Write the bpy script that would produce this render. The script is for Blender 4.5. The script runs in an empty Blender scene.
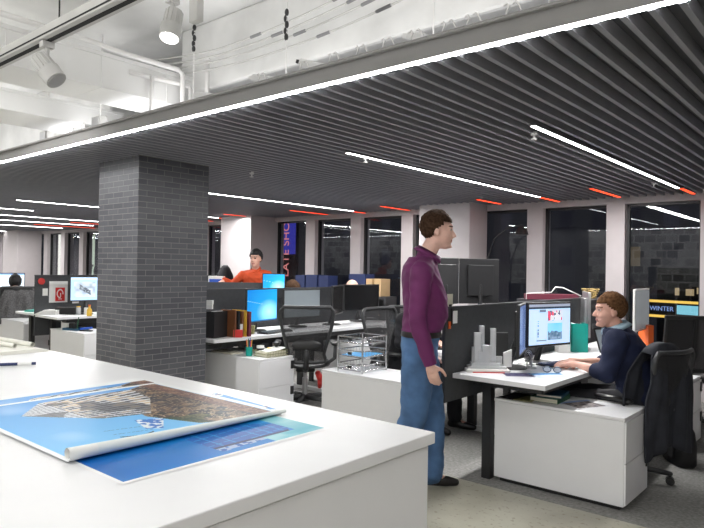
import bpy, bmesh, math, random
from mathutils import Vector, Matrix, Euler
random.seed(7)
PI = math.pi
scene = bpy.context.scene
COL = scene.collection
V = Vector

# ------------------------------------------------------------------ materials
def _mat(name):
    m = bpy.data.materials.new(name); m.use_nodes = True
    nt = m.node_tree
    b = nt.nodes.get('Principled BSDF')
    return m, nt, b
def mat(name, col, rough=0.5, metal=0.0, var=0.06, scale=8.0, bump=0.0, bscale=60.0, emit=None, estr=0.0, alpha=None, trans=0.0, spec=None, coat=0.0):
    """procedural principled material with a slight noise variation"""
    m, nt, b = _mat(name)
    b.inputs['Roughness'].default_value = rough
    b.inputs['Metallic'].default_value = metal
    if spec is not None: b.inputs['Specular IOR Level'].default_value = spec
    if trans: b.inputs['Transmission Weight'].default_value = trans
    if coat: b.inputs['Coat Weight'].default_value = coat
    c = tuple(col) + (1,)
    tc = nt.nodes.new('ShaderNodeTexCoord')
    n = nt.nodes.new('ShaderNodeTexNoise'); n.inputs['Scale'].default_value = scale; n.inputs['Detail'].default_value = 3
    nt.links.new(tc.outputs['Object'], n.inputs['Vector'])
    r = nt.nodes.new('ShaderNodeValToRGB')
    r.color_ramp.elements[0].position = 0.3; r.color_ramp.elements[1].position = 0.7
    r.color_ramp.elements[0].color = tuple(max(0, x*(1-var)) for x in col) + (1,)
    r.color_ramp.elements[1].color = tuple(min(1, x*(1+var)) for x in col) + (1,)
    nt.links.new(n.outputs['Fac'], r.inputs['Fac'])
    nt.links.new(r.outputs['Color'], b.inputs['Base Color'])
    if bump:
        n2 = nt.nodes.new('ShaderNodeTexNoise'); n2.inputs['Scale'].default_value = bscale; n2.inputs['Detail'].default_value = 4
        nt.links.new(tc.outputs['Object'], n2.inputs['Vector'])
        bp = nt.nodes.new('ShaderNodeBump'); bp.inputs['Strength'].default_value = bump; bp.inputs['Distance'].default_value = 0.01
        nt.links.new(n2.outputs['Fac'], bp.inputs['Height']); nt.links.new(bp.outputs['Normal'], b.inputs['Normal'])
    if emit is not None:
        b.inputs['Emission Color'].default_value = tuple(emit) + (1,); b.inputs['Emission Strength'].default_value = estr
    if alpha is not None: b.inputs['Alpha'].default_value = alpha
    return m
def vmat(name, rough=0.4, emit=0.0, spec=0.5):
    """material painted by a colour attribute computed in code"""
    m, nt, b = _mat(name)
    a = nt.nodes.new('ShaderNodeVertexColor'); a.layer_name = 'paint'
    nt.links.new(a.outputs['Color'], b.inputs['Base Color'])
    b.inputs['Roughness'].default_value = rough
    b.inputs['Specular IOR Level'].default_value = spec
    if emit:
        nt.links.new(a.outputs['Color'], b.inputs['Emission Color']); b.inputs['Emission Strength'].default_value = emit
        d = nt.nodes.new('ShaderNodeMix')
    return m
M = {}
M['white'] = mat('white_laminate', (.80, .80, .81), .32, var=.01)
M['counter'] = mat('counter_laminate', (.75, .755, .765), .28, var=.012)
M['white_metal'] = mat('white_metal', (.75, .75, .75), .4, var=.02)
M['paint'] = mat('warm_white_paint', (.52, .48, .485), .75, var=.02, bump=.05)
M['concrete_white'] = mat('whitewashed_concrete', (.82, .82, .81), .85, var=.10, scale=2.2, bump=.35, bscale=9)
M['concrete_white2'] = mat('whitewashed_soffit', (.74, .74, .73), .85, var=.12, scale=3, bump=.3, bscale=14)
M['duct'] = mat('painted_duct', (.82, .82, .81), .55, var=.03, scale=2)
M['pipe'] = mat('painted_pipe', (.80, .79, .78), .5, var=.03)
M['jbox'] = mat('grey_box', (.55, .545, .53), .6, var=.06)
M['fascia'] = mat('grey_fascia', (.27, .265, .26), .55, var=.03)
M['slat'] = mat('grey_slat', (.29, .295, .325), .5, var=.05, spec=.3)
M['deck'] = mat('black_deck', (.085, .087, .10), .9, var=.1)
M['partition'] = mat('charcoal_fabric', (.058, .061, .066), .9, var=.08, scale=30, bump=.1, bscale=400)
M['partition_trim'] = mat('charcoal_trim', (.045, .046, .05), .5)
M['black'] = mat('black_plastic', (.018, .018, .019), .4, var=.05)
M['blackm'] = mat('black_matt', (.012, .012, .013), .8, var=.05)
M['dgrey'] = mat('dark_grey_plastic', (.035, .036, .038), .45, var=.05)
M['mgrey'] = mat('mid_grey_plastic', (.22, .22, .225), .45, var=.05)
M['silver'] = mat('silver_metal', (.55, .55, .56), .3, .9, var=.03)
M['chrome'] = mat('wire_metal', (.60, .60, .61), .25, .9, var=.02)
M['paper'] = mat('white_paper', (.82, .82, .80), .7, var=.03)
M['cream'] = mat('cream_paper', (.74, .71, .58), .75, var=.06)
M['tracing'] = mat('tracing_paper', (.82, .815, .75), .5, var=.04)
M['red'] = mat('red_plastic', (.65, .035, .03), .4)
M['orangep'] = mat('orange_plastic', (.75, .14, .03), .45)
M['yellow'] = mat('yellow_plastic', (.80, .50, .06), .45)
M['blue'] = mat('blue_plastic', (.02, .10, .55), .4)
M['sky'] = mat('sky_blue_paper', (.08, .38, .75), .6)
M['teal'] = mat('teal_plastic', (.005, .33, .27), .4)
M['tan'] = mat('tan_card', (.55, .38, .20), .7)
M['brown'] = mat('brown_book', (.17, .06, .02), .6)
M['maroon'] = mat('maroon_book', (.14, .02, .04), .6)
M['dgreen'] = mat('dark_green_book', (.02, .10, .045), .5)
M['dblue'] = mat('dark_teal_book', (.01, .07, .13), .5)
M['navy_box'] = mat('navy_card', (.02, .035, .12), .6)
M['olive'] = mat('olive_print', (.25, .24, .10), .7, var=.5, scale=40)
M['skin'] = mat('skin', (.68, .38, .29), .55, var=.07, scale=25, bump=.05, bscale=300)
M['skin2'] = mat('skin_pale', (.74, .46, .37), .55, var=.07, scale=25)
M['lip'] = mat('lip', (.45, .17, .14), .5)
M['eye'] = mat('eye_dark', (.03, .02, .018), .3)
M['eyew'] = mat('eye_white', (.7, .68, .65), .3)
M['hair_brown'] = mat('brown_hair', (.050, .028, .017), .9, var=.5, scale=60, bump=.5, bscale=140, spec=.08)
M['hair_light'] = mat('light_brown_hair', (.12, .06, .028), .9, var=.45, scale=60, bump=.5, bscale=140, spec=.1)
M['hair_black'] = mat('black_hair', (.010, .009, .010), .5, var=.3, scale=60, bump=.6, bscale=140)
M['purple'] = mat('purple_shirt', (.135, .017, .10), .75, var=.12, scale=9, bump=.25, bscale=16)
M['navy'] = mat('navy_knit', (.005, .010, .040), .85, var=.15, scale=14, bump=.3, bscale=26)
M['orange'] = mat('orange_sweater', (.60, .075, .018), .8, var=.12, scale=14, bump=.25, bscale=20)
M['lightblue'] = mat('pale_blue_shirt', (.30, .42, .50), .75, var=.08)
M['denim'] = mat('blue_denim', (.066, .142, .285), .85, var=.38, scale=6, bump=.35, bscale=30)
M['trouser'] = mat('black_trouser', (.010, .010, .013), .85, var=.1)
M['leather'] = mat('black_leather', (.009, .008, .008), .3, var=.1)
M['belt'] = mat('belt_leather', (.02, .014, .012), .4)
M['jacket'] = mat('charcoal_jacket', (.020, .022, .030), .85, var=.25, scale=12, bump=.4, bscale=24)
M['tweed'] = mat('grey_tweed', (.085, .083, .085), .9, var=.5, scale=60, bump=.5, bscale=120)
M['greymesh'] = mat('pale_cushion', (.30, .31, .29), .8, var=.2, scale=40)
M['model'] = mat('frosted_acrylic', (.78, .80, .83), .25, var=.04, trans=.2)
M['bag'] = mat('black_bag', (.008, .008, .009), .6, var=.2, bump=.4, bscale=20)
M['gold'] = mat('woven_cane', (.38, .27, .10), .6, var=.2)
M['gscreen'] = mat('glowing_grey_screen', (.26, .29, .31), .22, var=.03, emit=(.20, .24, .26), estr=.35)  # faint emission put in so the grey screens look pale
M['bscreen'] = mat('unlit_black_screen', (.012, .012, .013), .18, var=.03)
M['fanblade'] = mat('grey_fan', (.45, .45, .46), .35, .4)
def emat(name, col, s):
    m = bpy.data.materials.new(name); m.use_nodes = True; nt = m.node_tree
    nt.nodes.clear(); e = nt.nodes.new('ShaderNodeEmission'); o = nt.nodes.new('ShaderNodeOutputMaterial')
    e.inputs['Color'].default_value = tuple(col) + (1,); e.inputs['Strength'].default_value = s
    nt.links.new(e.outputs[0], o.inputs[0]); return m
M['light'] = emat('white_diffuser', (1, .995, .985), 17.0)
M['edge'] = emat('edge_diffuser', (1, .995, .985), 42.0)
M['redlight'] = emat('red_diffuser', (1, .06, .02), 3.2)
M['bulb'] = emat('bulb', (1, .98, .93), 14.0)
M['neon'] = emat('neon_pink', (1, .32, .30), .9)
M['signblue'] = emat('sign_blue', (.05, .05, .42), .9)
M['marq_y'] = emat('marquee_bulbs', (1, .62, .12), 1.5)
M['marq_t'] = emat('marquee_letters', (.35, .5, .95), 1.0)
M['marq_c'] = emat('marquee_panel', (.35, .85, 1), 1.0)
M['streetlit'] = emat('lit_interior', (1, .75, .42), .5)
M['sheetlit'] = emat('lit_strip', (1, .97, .85), 1.6)
VM = {'screen': vmat('display_image', .25, 1.0), 'print': vmat('glossy_print', .35, 0, .22), 'matt': vmat('matt_print', .7, 0, .1), 'sign': vmat('lit_sign', .5, .8)}

def meshfabric():
    m, nt, b = _mat('black_mesh_fabric')
    b.inputs['Base Color'].default_value = (.02, .02, .022, 1); b.inputs['Roughness'].default_value = .6
    tc = nt.nodes.new('ShaderNodeTexCoord'); c = nt.nodes.new('ShaderNodeTexChecker'); c.inputs['Scale'].default_value = 350
    nt.links.new(tc.outputs['Object'], c.inputs['Vector'])
    t = nt.nodes.new('ShaderNodeBsdfTransparent'); mx = nt.nodes.new('ShaderNodeMixShader')
    mp = nt.nodes.new('ShaderNodeMapRange'); mp.inputs['To Min'].default_value = .62; mp.inputs['To Max'].default_value = .97
    nt.links.new(c.outputs['Fac'], mp.inputs['Value']); nt.links.new(mp.outputs[0], mx.inputs[0])
    nt.links.new(t.outputs[0], mx.inputs[1]); nt.links.new(b.outputs[0], mx.inputs[2])
    nt.links.new(mx.outputs[0], nt.nodes['Material Output'].inputs[0])
    return m
M['mesh'] = meshfabric()
def glassmat():
    m = bpy.data.materials.new('dark_window_glass'); m.use_nodes = True; nt = m.node_tree; nt.nodes.clear()
    o = nt.nodes.new('ShaderNodeOutputMaterial'); t = nt.nodes.new('ShaderNodeBsdfTransparent'); t.inputs[0].default_value = (.82, .84, .86, 1)
    g = nt.nodes.new('ShaderNodeBsdfGlossy'); g.inputs['Roughness'].default_value = .01; g.inputs['Color'].default_value = (.9, .9, .92, 1)
    lw = nt.nodes.new('ShaderNodeLayerWeight'); lw.inputs[0].default_value = .5
    pw = nt.nodes.new('ShaderNodeMath'); pw.operation = 'POWER'; pw.inputs[1].default_value = 4; nt.links.new(lw.outputs['Facing'], pw.inputs[0])
    f = nt.nodes.new('ShaderNodeMath'); f.operation = 'MULTIPLY_ADD'; f.inputs[1].default_value = .8; f.inputs[2].default_value = .045; nt.links.new(pw.outputs[0], f.inputs[0])
    tc = nt.nodes.new('ShaderNodeTexCoord'); n = nt.nodes.new('ShaderNodeTexNoise'); n.inputs['Scale'].default_value = 1.5
    nt.links.new(tc.outputs['Object'], n.inputs['Vector'])
    bp = nt.nodes.new('ShaderNodeBump'); bp.inputs['Strength'].default_value = .02; bp.inputs['Distance'].default_value = .02
    nt.links.new(n.outputs['Fac'], bp.inputs['Height']); nt.links.new(bp.outputs[0], g.inputs['Normal'])
    mu = nt.nodes.new('ShaderNodeMath'); mu.operation = 'MULTIPLY'; mu.inputs[1].default_value = .85
    nt.links.new(f.outputs[0], mu.inputs[0])
    mx = nt.nodes.new('ShaderNodeMixShader'); nt.links.new(mu.outputs[0], mx.inputs[0])
    nt.links.new(t.outputs[0], mx.inputs[1]); nt.links.new(g.outputs[0], mx.inputs[2]); nt.links.new(mx.outputs[0], o.inputs[0])
    return m
M['glass'] = glassmat()
def brickmat():
    m, nt, b = _mat('dark_glazed_brick')
    uv = nt.nodes.new('ShaderNodeUVMap'); uv.uv_map = 'UVMap'
    br = nt.nodes.new('ShaderNodeTexBrick'); br.offset = .5
    br.inputs['Scale'].default_value = 1.0
    br.inputs['Brick Width'].default_value = .165; br.inputs['Row Height'].default_value = .0485
    br.inputs['Mortar Size'].default_value = .0022; br.inputs['Mortar Smooth'].default_value = .15; br.inputs['Bias'].default_value = 0
    br.inputs['Color1'].default_value = (.066, .068, .080, 1); br.inputs['Color2'].default_value = (.104, .106, .119, 1)
    br.inputs['Mortar'].default_value = (.24, .235, .225, 1)
    nt.links.new(uv.outputs[0], br.inputs['Vector'])
    nt.links.new(br.outputs['Color'], b.inputs['Base Color'])
    b.inputs['Roughness'].default_value = .38
    bp = nt.nodes.new('ShaderNodeBump'); bp.inputs['Strength'].default_value = .5; bp.inputs['Distance'].default_value = .004; bp.invert = True
    nt.links.new(br.outputs['Fac'], bp.inputs['Height']); nt.links.new(bp.outputs[0], b.inputs['Normal'])
    return m
M['brick'] = brickmat()
def concretefloor():
    m, nt, b = _mat('polished_concrete')
    tc = nt.nodes.new('ShaderNodeTexCoord')
    n = nt.nodes.new('ShaderNodeTexNoise'); n.inputs['Scale'].default_value = 2.5; n.inputs['Detail'].default_value = 8
    v = nt.nodes.new('ShaderNodeTexNoise'); v.inputs['Scale'].default_value = 30; v.inputs['Detail'].default_value = 3
    nt.links.new(tc.outputs['Object'], n.inputs['Vector']); nt.links.new(tc.outputs['Object'], v.inputs['Vector'])
    r = nt.nodes.new('ShaderNodeValToRGB'); r.color_ramp.elements[0].color = (.36, .34, .27, 1); r.color_ramp.elements[1].color = (.47, .455, .37, 1)
    r.color_ramp.elements[0].position = .35; r.color_ramp.elements[1].position = .65
    r2 = nt.nodes.new('ShaderNodeValToRGB'); r2.color_ramp.elements[0].color = (.5, .42, .34, 1); r2.color_ramp.elements[1].color = (1, 1, 1, 1)
    r2.color_ramp.elements[0].position = .33; r2.color_ramp.elements[1].position = .40
    nt.links.new(n.outputs['Fac'], r.inputs[0]); nt.links.new(v.outputs['Fac'], r2.inputs[0])
    mx = nt.nodes.new('ShaderNodeMix'); mx.data_type = 'RGBA'; mx.blend_type = 'MULTIPLY'; mx.inputs[0].default_value = .6
    nt.links.new(r.outputs[0], mx.inputs[6]); nt.links.new(r2.outputs[0], mx.inputs[7]); nt.links.new(mx.outputs[2], b.inputs['Base Color'])
    b.inputs['Roughness'].default_value = .35
    return m
M['concrete'] = concretefloor()
M['carpet'] = mat('grey_carpet', (.245, .24, .228), .95, var=.28, scale=45, bump=.4, bscale=300)
def pinmat():
    m, nt, b = _mat('pinned_sheets_wall')
    tc = nt.nodes.new('ShaderNodeTexCoord')
    mp = nt.nodes.new('ShaderNodeMapping'); mp.inputs['Rotation'].default_value = (PI/2, 0, 0)
    br = nt.nodes.new('ShaderNodeTexBrick'); br.inputs['Scale'].default_value = 1
    br.inputs['Brick Width'].default_value = .32; br.inputs['Row Height'].default_value = .24; br.inputs['Mortar Size'].default_value = .02
    br.inputs['Color1'].default_value = (.08, .08, .08, 1); br.inputs['Color2'].default_value = (.55, .55, .55, 1); br.inputs['Mortar'].default_value = (.6, .6, .6, 1)
    nt.links.new(tc.outputs['Object'], mp.inputs[0]); nt.links.new(mp.outputs[0], br.inputs['Vector'])
    nt.links.new(br.outputs['Color'], b.inputs['Base Color']); b.inputs['Roughness'].default_value = .8
    return m
M['pinned'] = pinmat()

# ------------------------------------------------------------------ mesh builder
class MB:
    def __init__(s): s.v = []; s.f = []; s.m = []
    def add(s, vs, fs, m=0):
        o = len(s.v); s.v += [tuple(v) for v in vs]; s.f += [tuple(i+o for i in f) for f in fs]; s.m += [m]*len(fs); return s
    def bx(s, x0, x1, y0, y1, z0, z1, m=0, R=None, c=None):
        vs = [V((x, y, z)) for x in (x0, x1) for y in (y0, y1) for z in (z0, z1)]
        if R is not None:
            c = V(c) if c is not None else V(((x0+x1)/2, (y0+y1)/2, (z0+z1)/2)); vs = [c + R @ (v-c) for v in vs]
        return s.add(vs, [(0, 1, 3, 2), (4, 6, 7, 5), (0, 4, 5, 1), (2, 3, 7, 6), (0, 2, 6, 4), (1, 5, 7, 3)], m)
    def box(s, c, d, m=0, R=None):
        c = V(c); return s.bx(c.x-d[0]/2, c.x+d[0]/2, c.y-d[1]/2, c.y+d[1]/2, c.z-d[2]/2, c.z+d[2]/2, m, R, c)
    def cyl(s, p0, p1, r0, r1=None, n=14, m=0, cap=True):
        p0, p1 = V(p0), V(p1); r1 = r0 if r1 is None else r1
        ax = (p1-p0).normalized(); a = ax.orthogonal().normalized(); b = ax.cross(a)
        vs = []
        for p, r in ((p0, r0), (p1, r1)):
            for i in range(n):
                t = 2*PI*i/n; vs.append(p + a*(r*math.cos(t)) + b*(r*math.sin(t)))
        fs = [(i, (i+1) % n, n+(i+1) % n, n+i) for i in range(n)]
        if cap: fs += [tuple(range(n))[::-1], tuple(range(n, 2*n))]
        return s.add(vs, fs, m)
    def tube(s, pts, r, n=8, m=0, closed=False):
        pts = [V(p) for p in pts]; N = len(pts)
        rs = r if isinstance(r, (list, tuple)) else [r]*N
        prev = None; rings = []
        for i, p in enumerate(pts):
            if closed: d = (pts[(i+1) % N]-pts[i-1]).normalized()
            else: d = (pts[min(i+1, N-1)]-pts[max(i-1, 0)]).normalized()
            a = d.orthogonal().normalized() if prev is None else (prev - d*prev.dot(d)).normalized()
            prev = a; b = d.cross(a)
            rings.append([p + a*(rs[i]*math.cos(2*PI*k/n)) + b*(rs[i]*math.sin(2*PI*k/n)) for k in range(n)])
        vs = [v for R_ in rings for v in R_]; fs = []
        for i in range(N if closed else N-1):
            j = (i+1) % N
            for k in range(n): fs.append((i*n+k, i*n+(k+1) % n, j*n+(k+1) % n, j*n+k))
        if not closed: fs += [tuple(range(n))[::-1], tuple(range((N-1)*n, N*n))]
        return s.add(vs, fs, m)
    def ell(s, c, r, R=None, m=0, nu=20, nv=12):
        c = V(c); r = (r, r, r) if not isinstance(r, (tuple, list)) else r
        vs = [V((0, 0, r[2]))]
        for j in range(1, nv):
            ph = PI*j/nv
            for i in range(nu):
                t = 2*PI*i/nu; vs.append(V((r[0]*math.sin(ph)*math.cos(t), r[1]*math.sin(ph)*math.sin(t), r[2]*math.cos(ph))))
        vs.append(V((0, 0, -r[2])))
        if R is not None: vs = [R @ v for v in vs]
        vs = [v + c for v in vs]; fs = []
        for i in range(nu): fs.append((0, 1+i, 1+(i+1) % nu))
        for j in range(nv-2):
            for i in range(nu):
                a = 1+j*nu+i; b = 1+j*nu+(i+1) % nu; fs.append((a, a+nu, b+nu, b))
        L = len(vs)-1; o = 1+(nv-2)*nu
        for i in range(nu): fs.append((L, o+(i+1) % nu, o+i))
        return s.add(vs, fs, m)
    def cap(s, p0, r0, p1, r1, m=0, n=16):
        """tapered capsule"""
        s.cyl(p0, p1, r0, r1, n, m); s.ell(p0, r0, None, m, n, 8); s.ell(p1, r1, None, m, n, 8); return s
    def chain(s, pts, rs, m=0):
        for i in range(len(pts)-1): s.cap(pts[i], rs[i], pts[i+1], rs[i+1], m)
        return s
    def loft(s, rings, m=0):
        n = len(rings[0]); vs = [v for r in rings for v in r]; fs = []
        for i in range(len(rings)-1):
            for k in range(n): fs.append((i*n+k, i*n+(k+1) % n, (i+1)*n+(k+1) % n, (i+1)*n+k))
        fs += [tuple(range(n))[::-1], tuple(range((len(rings)-1)*n, len(rings)*n))]
        return s.add(vs, fs, m)
    def lathe(s, prof, c=(0, 0, 0), n=20, m=0, cap=True):
        c = V(c); vs = []; fs = []
        for r, z in prof:
            for k in range(n): vs.append(c + V((r*math.cos(2*PI*k/n), r*math.sin(2*PI*k/n), z)))
        for i in range(len(prof)-1):
            for k in range(n): fs.append((i*n+k, i*n+(k+1) % n, (i+1)*n+(k+1) % n, (i+1)*n+k))
        if cap: fs += [tuple(range(n))[::-1], tuple(range((len(prof)-1)*n, len(prof)*n))]
        return s.add(vs, fs, m)
    def prism(s, poly, z0, z1, m=0):
        n = len(poly); vs = [(p[0], p[1], z0) for p in poly] + [(p[0], p[1], z1) for p in poly]
        fs = [tuple(range(n))[::-1], tuple(range(n, 2*n))] + [(i, (i+1) % n, n+(i+1) % n, n+i) for i in range(n)]
        return s.add(vs, fs, m)
    def xf(s, Mx):
        s.v = [tuple(Mx @ V(v)) for v in s.v]; return s
    def mesh(s, name, mats):
        me = bpy.data.meshes.new(name); me.from_pydata(s.v, [], s.f)
        for m in (mats if isinstance(mats, (list, tuple)) else [mats]): me.materials.append(m)
        for p, i in zip(me.polygons, s.m): p.material_index = i
        bm = bmesh.new(); bm.from_mesh(me); bmesh.ops.recalc_face_normals(bm, faces=bm.faces); bm.to_mesh(me); bm.free()
        me.update(); return me
    def build(s, name, mats, parent=None, smooth=False, bevel=0.0, loc=None, rz=0.0):
        me = s.mesh(name, mats); o = bpy.data.objects.new(name, me); COL.objects.link(o)
        if parent is not None: o.parent = parent
        if loc is not None: o.location = loc
        o.rotation_euler.z = rz
        if smooth:
            for p in me.polygons: p.use_smooth = True
            if smooth == 'auto': me.set_sharp_from_angle(angle=math.radians(40))
        if bevel:
            b = o.modifiers.new('bevel', 'BEVEL'); b.width = bevel; b.segments = 2; b.limit_method = 'ANGLE'; b.angle_limit = math.radians(40)
        return o
def tag(o, label=None, cat=None, group=None, kind=None):
    if label: o['label'] = label
    if cat: o['category'] = cat
    if group: o['group'] = group
    if kind: o['kind'] = kind
    return o
def thing(name, label, cat, loc=(0, 0, 0), rz=0.0, group=None):
    o = bpy.data.objects.new(name, None); COL.objects.link(o); o.location = loc; o.rotation_euler = (0, 0, rz)
    o.empty_display_size = .1
    return tag(o, label, cat, group)
def struct(o): o['kind'] = 'structure'; return o
def copy_tree(o, parent=None):
    c = o.copy(); COL.objects.link(c)
    if parent is not None: c.parent = parent
    for ch in list(o.children): copy_tree(ch, c)
    return c
def place(o, loc, rz, label=None, group=None):
    o.location = loc; o.rotation_euler = (0, 0, rz)
    if label: o['label'] = label
    if group: o['group'] = group
    return o
def rotz(a): return Matrix.Rotation(a, 3, 'Z')
def painted(name, nx, ny, shape, color, mats, parent=None, midx=None):
    """grid whose colours come from color(u,v) and whose points come from shape(u,v)"""
    vs = [shape(i/nx, j/ny) for j in range(ny+1) for i in range(nx+1)]
    fs = [(j*(nx+1)+i, j*(nx+1)+i+1, (j+1)*(nx+1)+i+1, (j+1)*(nx+1)+i) for j in range(ny) for i in range(nx)]
    me = bpy.data.meshes.new(name); me.from_pydata([tuple(v) for v in vs], [], fs)
    me.materials.append(mats)
    ca = me.color_attributes.new('paint', 'FLOAT_COLOR', 'CORNER'); li = 0
    for p in me.polygons:
        i = p.index % nx; j = p.index // nx
        c = color((i+.5)/nx, (j+.5)/ny)
        for _ in p.loop_indices: ca.data[li].color = (c[0], c[1], c[2], 1); li += 1
    o = bpy.data.objects.new(name, me); COL.objects.link(o)
    if parent is not None: o.parent = parent
    return o
def text_mesh(s, size, depth=.002):
    cu = bpy.data.curves.new('lettering', 'FONT'); cu.body = s; cu.size = size; cu.extrude = depth; cu.align_x = 'CENTER'; cu.align_y = 'CENTER'
    ob = bpy.data.objects.new('lettering', cu); COL.objects.link(ob)
    bpy.context.view_layer.update()
    me = bpy.data.meshes.new_from_object(ob.evaluated_get(bpy.context.evaluated_depsgraph_get()))
    bpy.data.objects.remove(ob); return me
def inpoly(x, y, P):
    r = False; n = len(P)
    for i in range(n):
        x1, y1 = P[i]; x2, y2 = P[i-1]
        if (y1 > y) != (y2 > y) and x < (x2-x1)*(y-y1)/(y2-y1)+x1: r = not r
    return r
def h2(a, b):
    t = math.sin(a*127.1+b*311.7)*43758.5453; return t-math.floor(t)
def vn(x, y):
    i, j = math.floor(x), math.floor(y); f, g = x-i, y-j; f = f*f*(3-2*f); g = g*g*(3-2*g)
    return (h2(i, j)*(1-f)+h2(i+1, j)*f)*(1-g)+(h2(i, j+1)*(1-f)+h2(i+1, j+1)*f)*g
def lerp(a, b, t): return tuple(x+(y-x)*t for x, y in zip(a, b))

# ------------------------------------------------------------------ camera
CZ = 1.45
def make_camera():
    cam = bpy.data.cameras.new('camera'); o = bpy.data.objects.new('camera', cam); COL.objects.link(o)
    pit, roll, yaw = 0.006965, 0.016366, -0.70331
    r = V((math.cos(yaw), -math.sin(yaw), 0)); f = V((math.sin(yaw), math.cos(yaw), 0)); u = V((0, 0, 1))
    f, u = f*math.cos(pit)+u*math.sin(pit), u*math.cos(pit)-f*math.sin(pit)
    r, u = r*math.cos(roll)+u*math.sin(roll), u*math.cos(roll)-r*math.sin(roll)
    o.matrix_world = Matrix(((r.x, u.x, -f.x, 0), (r.y, u.y, -f.y, 0), (r.z, u.z, -f.z, CZ), (0, 0, 0, 1)))
    cam.sensor_width = 36; cam.lens = 36*629.88/704; cam.clip_end = 200; cam.clip_start = .05
    scene.camera = o
make_camera()

ZC = 2.37      # underside of the slatted ceiling
DZ = .745      # desk height
WY = 8.05      # window wall
# ------------------------------------------------------------------ room shell
XL, XR, YB = -22.5, 4.0, -4.6
fl = MB()
fl.add([(XL, YB, 0), (XR, YB, 0), (XR, 3.85, 0), (XL, 3.85, 0)], [(0, 1, 2, 3)], 0)
fl.add([(XL, 3.85, 0), (XR, 3.85, 0), (XR, WY+.3, 0), (XL, WY+.3, 0)], [(0, 1, 2, 3)], 1)
struct(fl.build('floor', [M['concrete'], M['carpet']]))
# upper concrete slab and beams
struct(MB().bx(XL, XR, YB, WY+.3, 3.25, 3.4).build('ceiling', M['concrete_white']))
struct(MB().bx(-4.15, XR, 2.82, 3.25, 2.745, 3.25).build('trim_1', M['concrete_white2'], bevel=.02))
struct(MB().bx(-9.5, -5.35, 2.9, 3.3, 2.55, 3.25).build('trim_2', M['concrete_white2'], bevel=.02))
struct(MB().bx(-9.5, -5.0, .4, 1.15, 2.75, 3.25).build('trim_3', M['concrete_white'], bevel=.02))
# slatted ceiling
sl = MB()
x = XL
while x < XR:
    sl.bx(x, x+.024, 2.345, WY-.02, ZC, ZC+.06); x += .098
ceil2 = struct(sl.build('ceiling_slats', M['slat']))
struct(MB().bx(XL, XR, 2.35, WY-.02, ZC+.061, ZC+.09).build('ceiling_deck', M['deck']))
struct(MB().bx(XL, XR, 2.31, 2.345, ZC+.0075, ZC+.095).bx(XL, XR, 2.28, 2.31, ZC+.085, ZC+.095).build('trim_4', M['fascia']))
t = thing('ceiling_edge_light', 'long white light strip along the edge of the slatted ceiling', 'ceiling light', (0, 2.32, ZC))
MB().bx(XL, XR, -.0095, .012, 0, .007).build('diffuser', M['edge'], t)
# side and back walls
struct(MB().bx(XL-.1, XL, YB, WY+.3, 0, 3.4).build('wall_left', M['paint']))
struct(MB().bx(XR, XR+.1, YB, WY+.3, 0, 3.4).build('wall_right', M['paint']))
struct(MB().bx(XL, XR, YB-.1, YB, 0, 3.4).build('wall_back', M['pinned']))
# window wall: header, sill, mullion piers
WT, WB = 2.30, .45
wl = MB()
wl.bx(XL, XR, WY, WY+.25, WT, 3.4); wl.bx(XL, XR, WY, WY+.25, 0, WB)
piers = []
k = 0; px_ = -1.62
edges = []
xr = XR
def col(i): return -1.62+.22-1.05*i     # right edge of pier i
xs = [(-1.40-1.05*i-.22, -1.40-1.05*i) for i in range(-5, 20)]
for a, b in xs: wl.bx(a, b, WY, WY+.25, WB, WT)
struct(wl.build('wall_front', M['paint']))
i = 0
for (a, b), (a2, b2) in zip(xs, xs[1:]):
    i += 1
    if a < XL or b2 > 3: continue
    w = thing('window_%d' % i, None, None, ((b2+a)/2, WY+.12, WB)); w['kind'] = 'structure'
    W = a-b2; H_ = WT-WB
    f = MB(); tk = .03
    f.bx(-W/2, -W/2+tk, -.03, .03, 0, H_); f.bx(W/2-tk, W/2, -.03, .03, 0, H_); f.bx(-W/2, W/2, -.03, .03, 0, tk); f.bx(-W/2, W/2, -.03, .03, H_-tk, H_)
    f.build('window_frame', M['black'], w)
    MB().bx(-W/2+tk, W/2-tk, -.004, .004, tk, H_-tk).build('pane', M['glass'], w)
for n, (x0, x1, y0) in enumerate([(-5.16, -4.33, 7.57), (-9.6, -8.74, 7.47), (-19.6, -18.6, 7.4), (-.55, .3, 7.57), (-14.2, -13.3, 7.47)]):
    struct(MB().bx(x0, x1, y0, WY+.02, 0, ZC+.03).build('trim_%d' % (5+n), M['paint'], bevel=.01))
# brick pillar
def pillar():
    x0, x1, y0, y1, z1 = -5.48, -4.82, 2.88, 3.60, ZC+.02
    b = MB().bx(x0, x1, y0, y1, 0, z1)
    o = b.build('wall_pillar', M['brick']); struct(o)
    me = o.data; uv = me.uv_layers.new(name='UVMap')
    for p in me.polygons:
        for li in p.loop_indices:
            c = me.vertices[me.loops[li].vertex_index].co
            uv.data[li].uv = (c.x+.03, c.z) if abs(p.normal.y) > .5 else (c.y+.09, c.z)
    return o
pillar()

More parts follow.
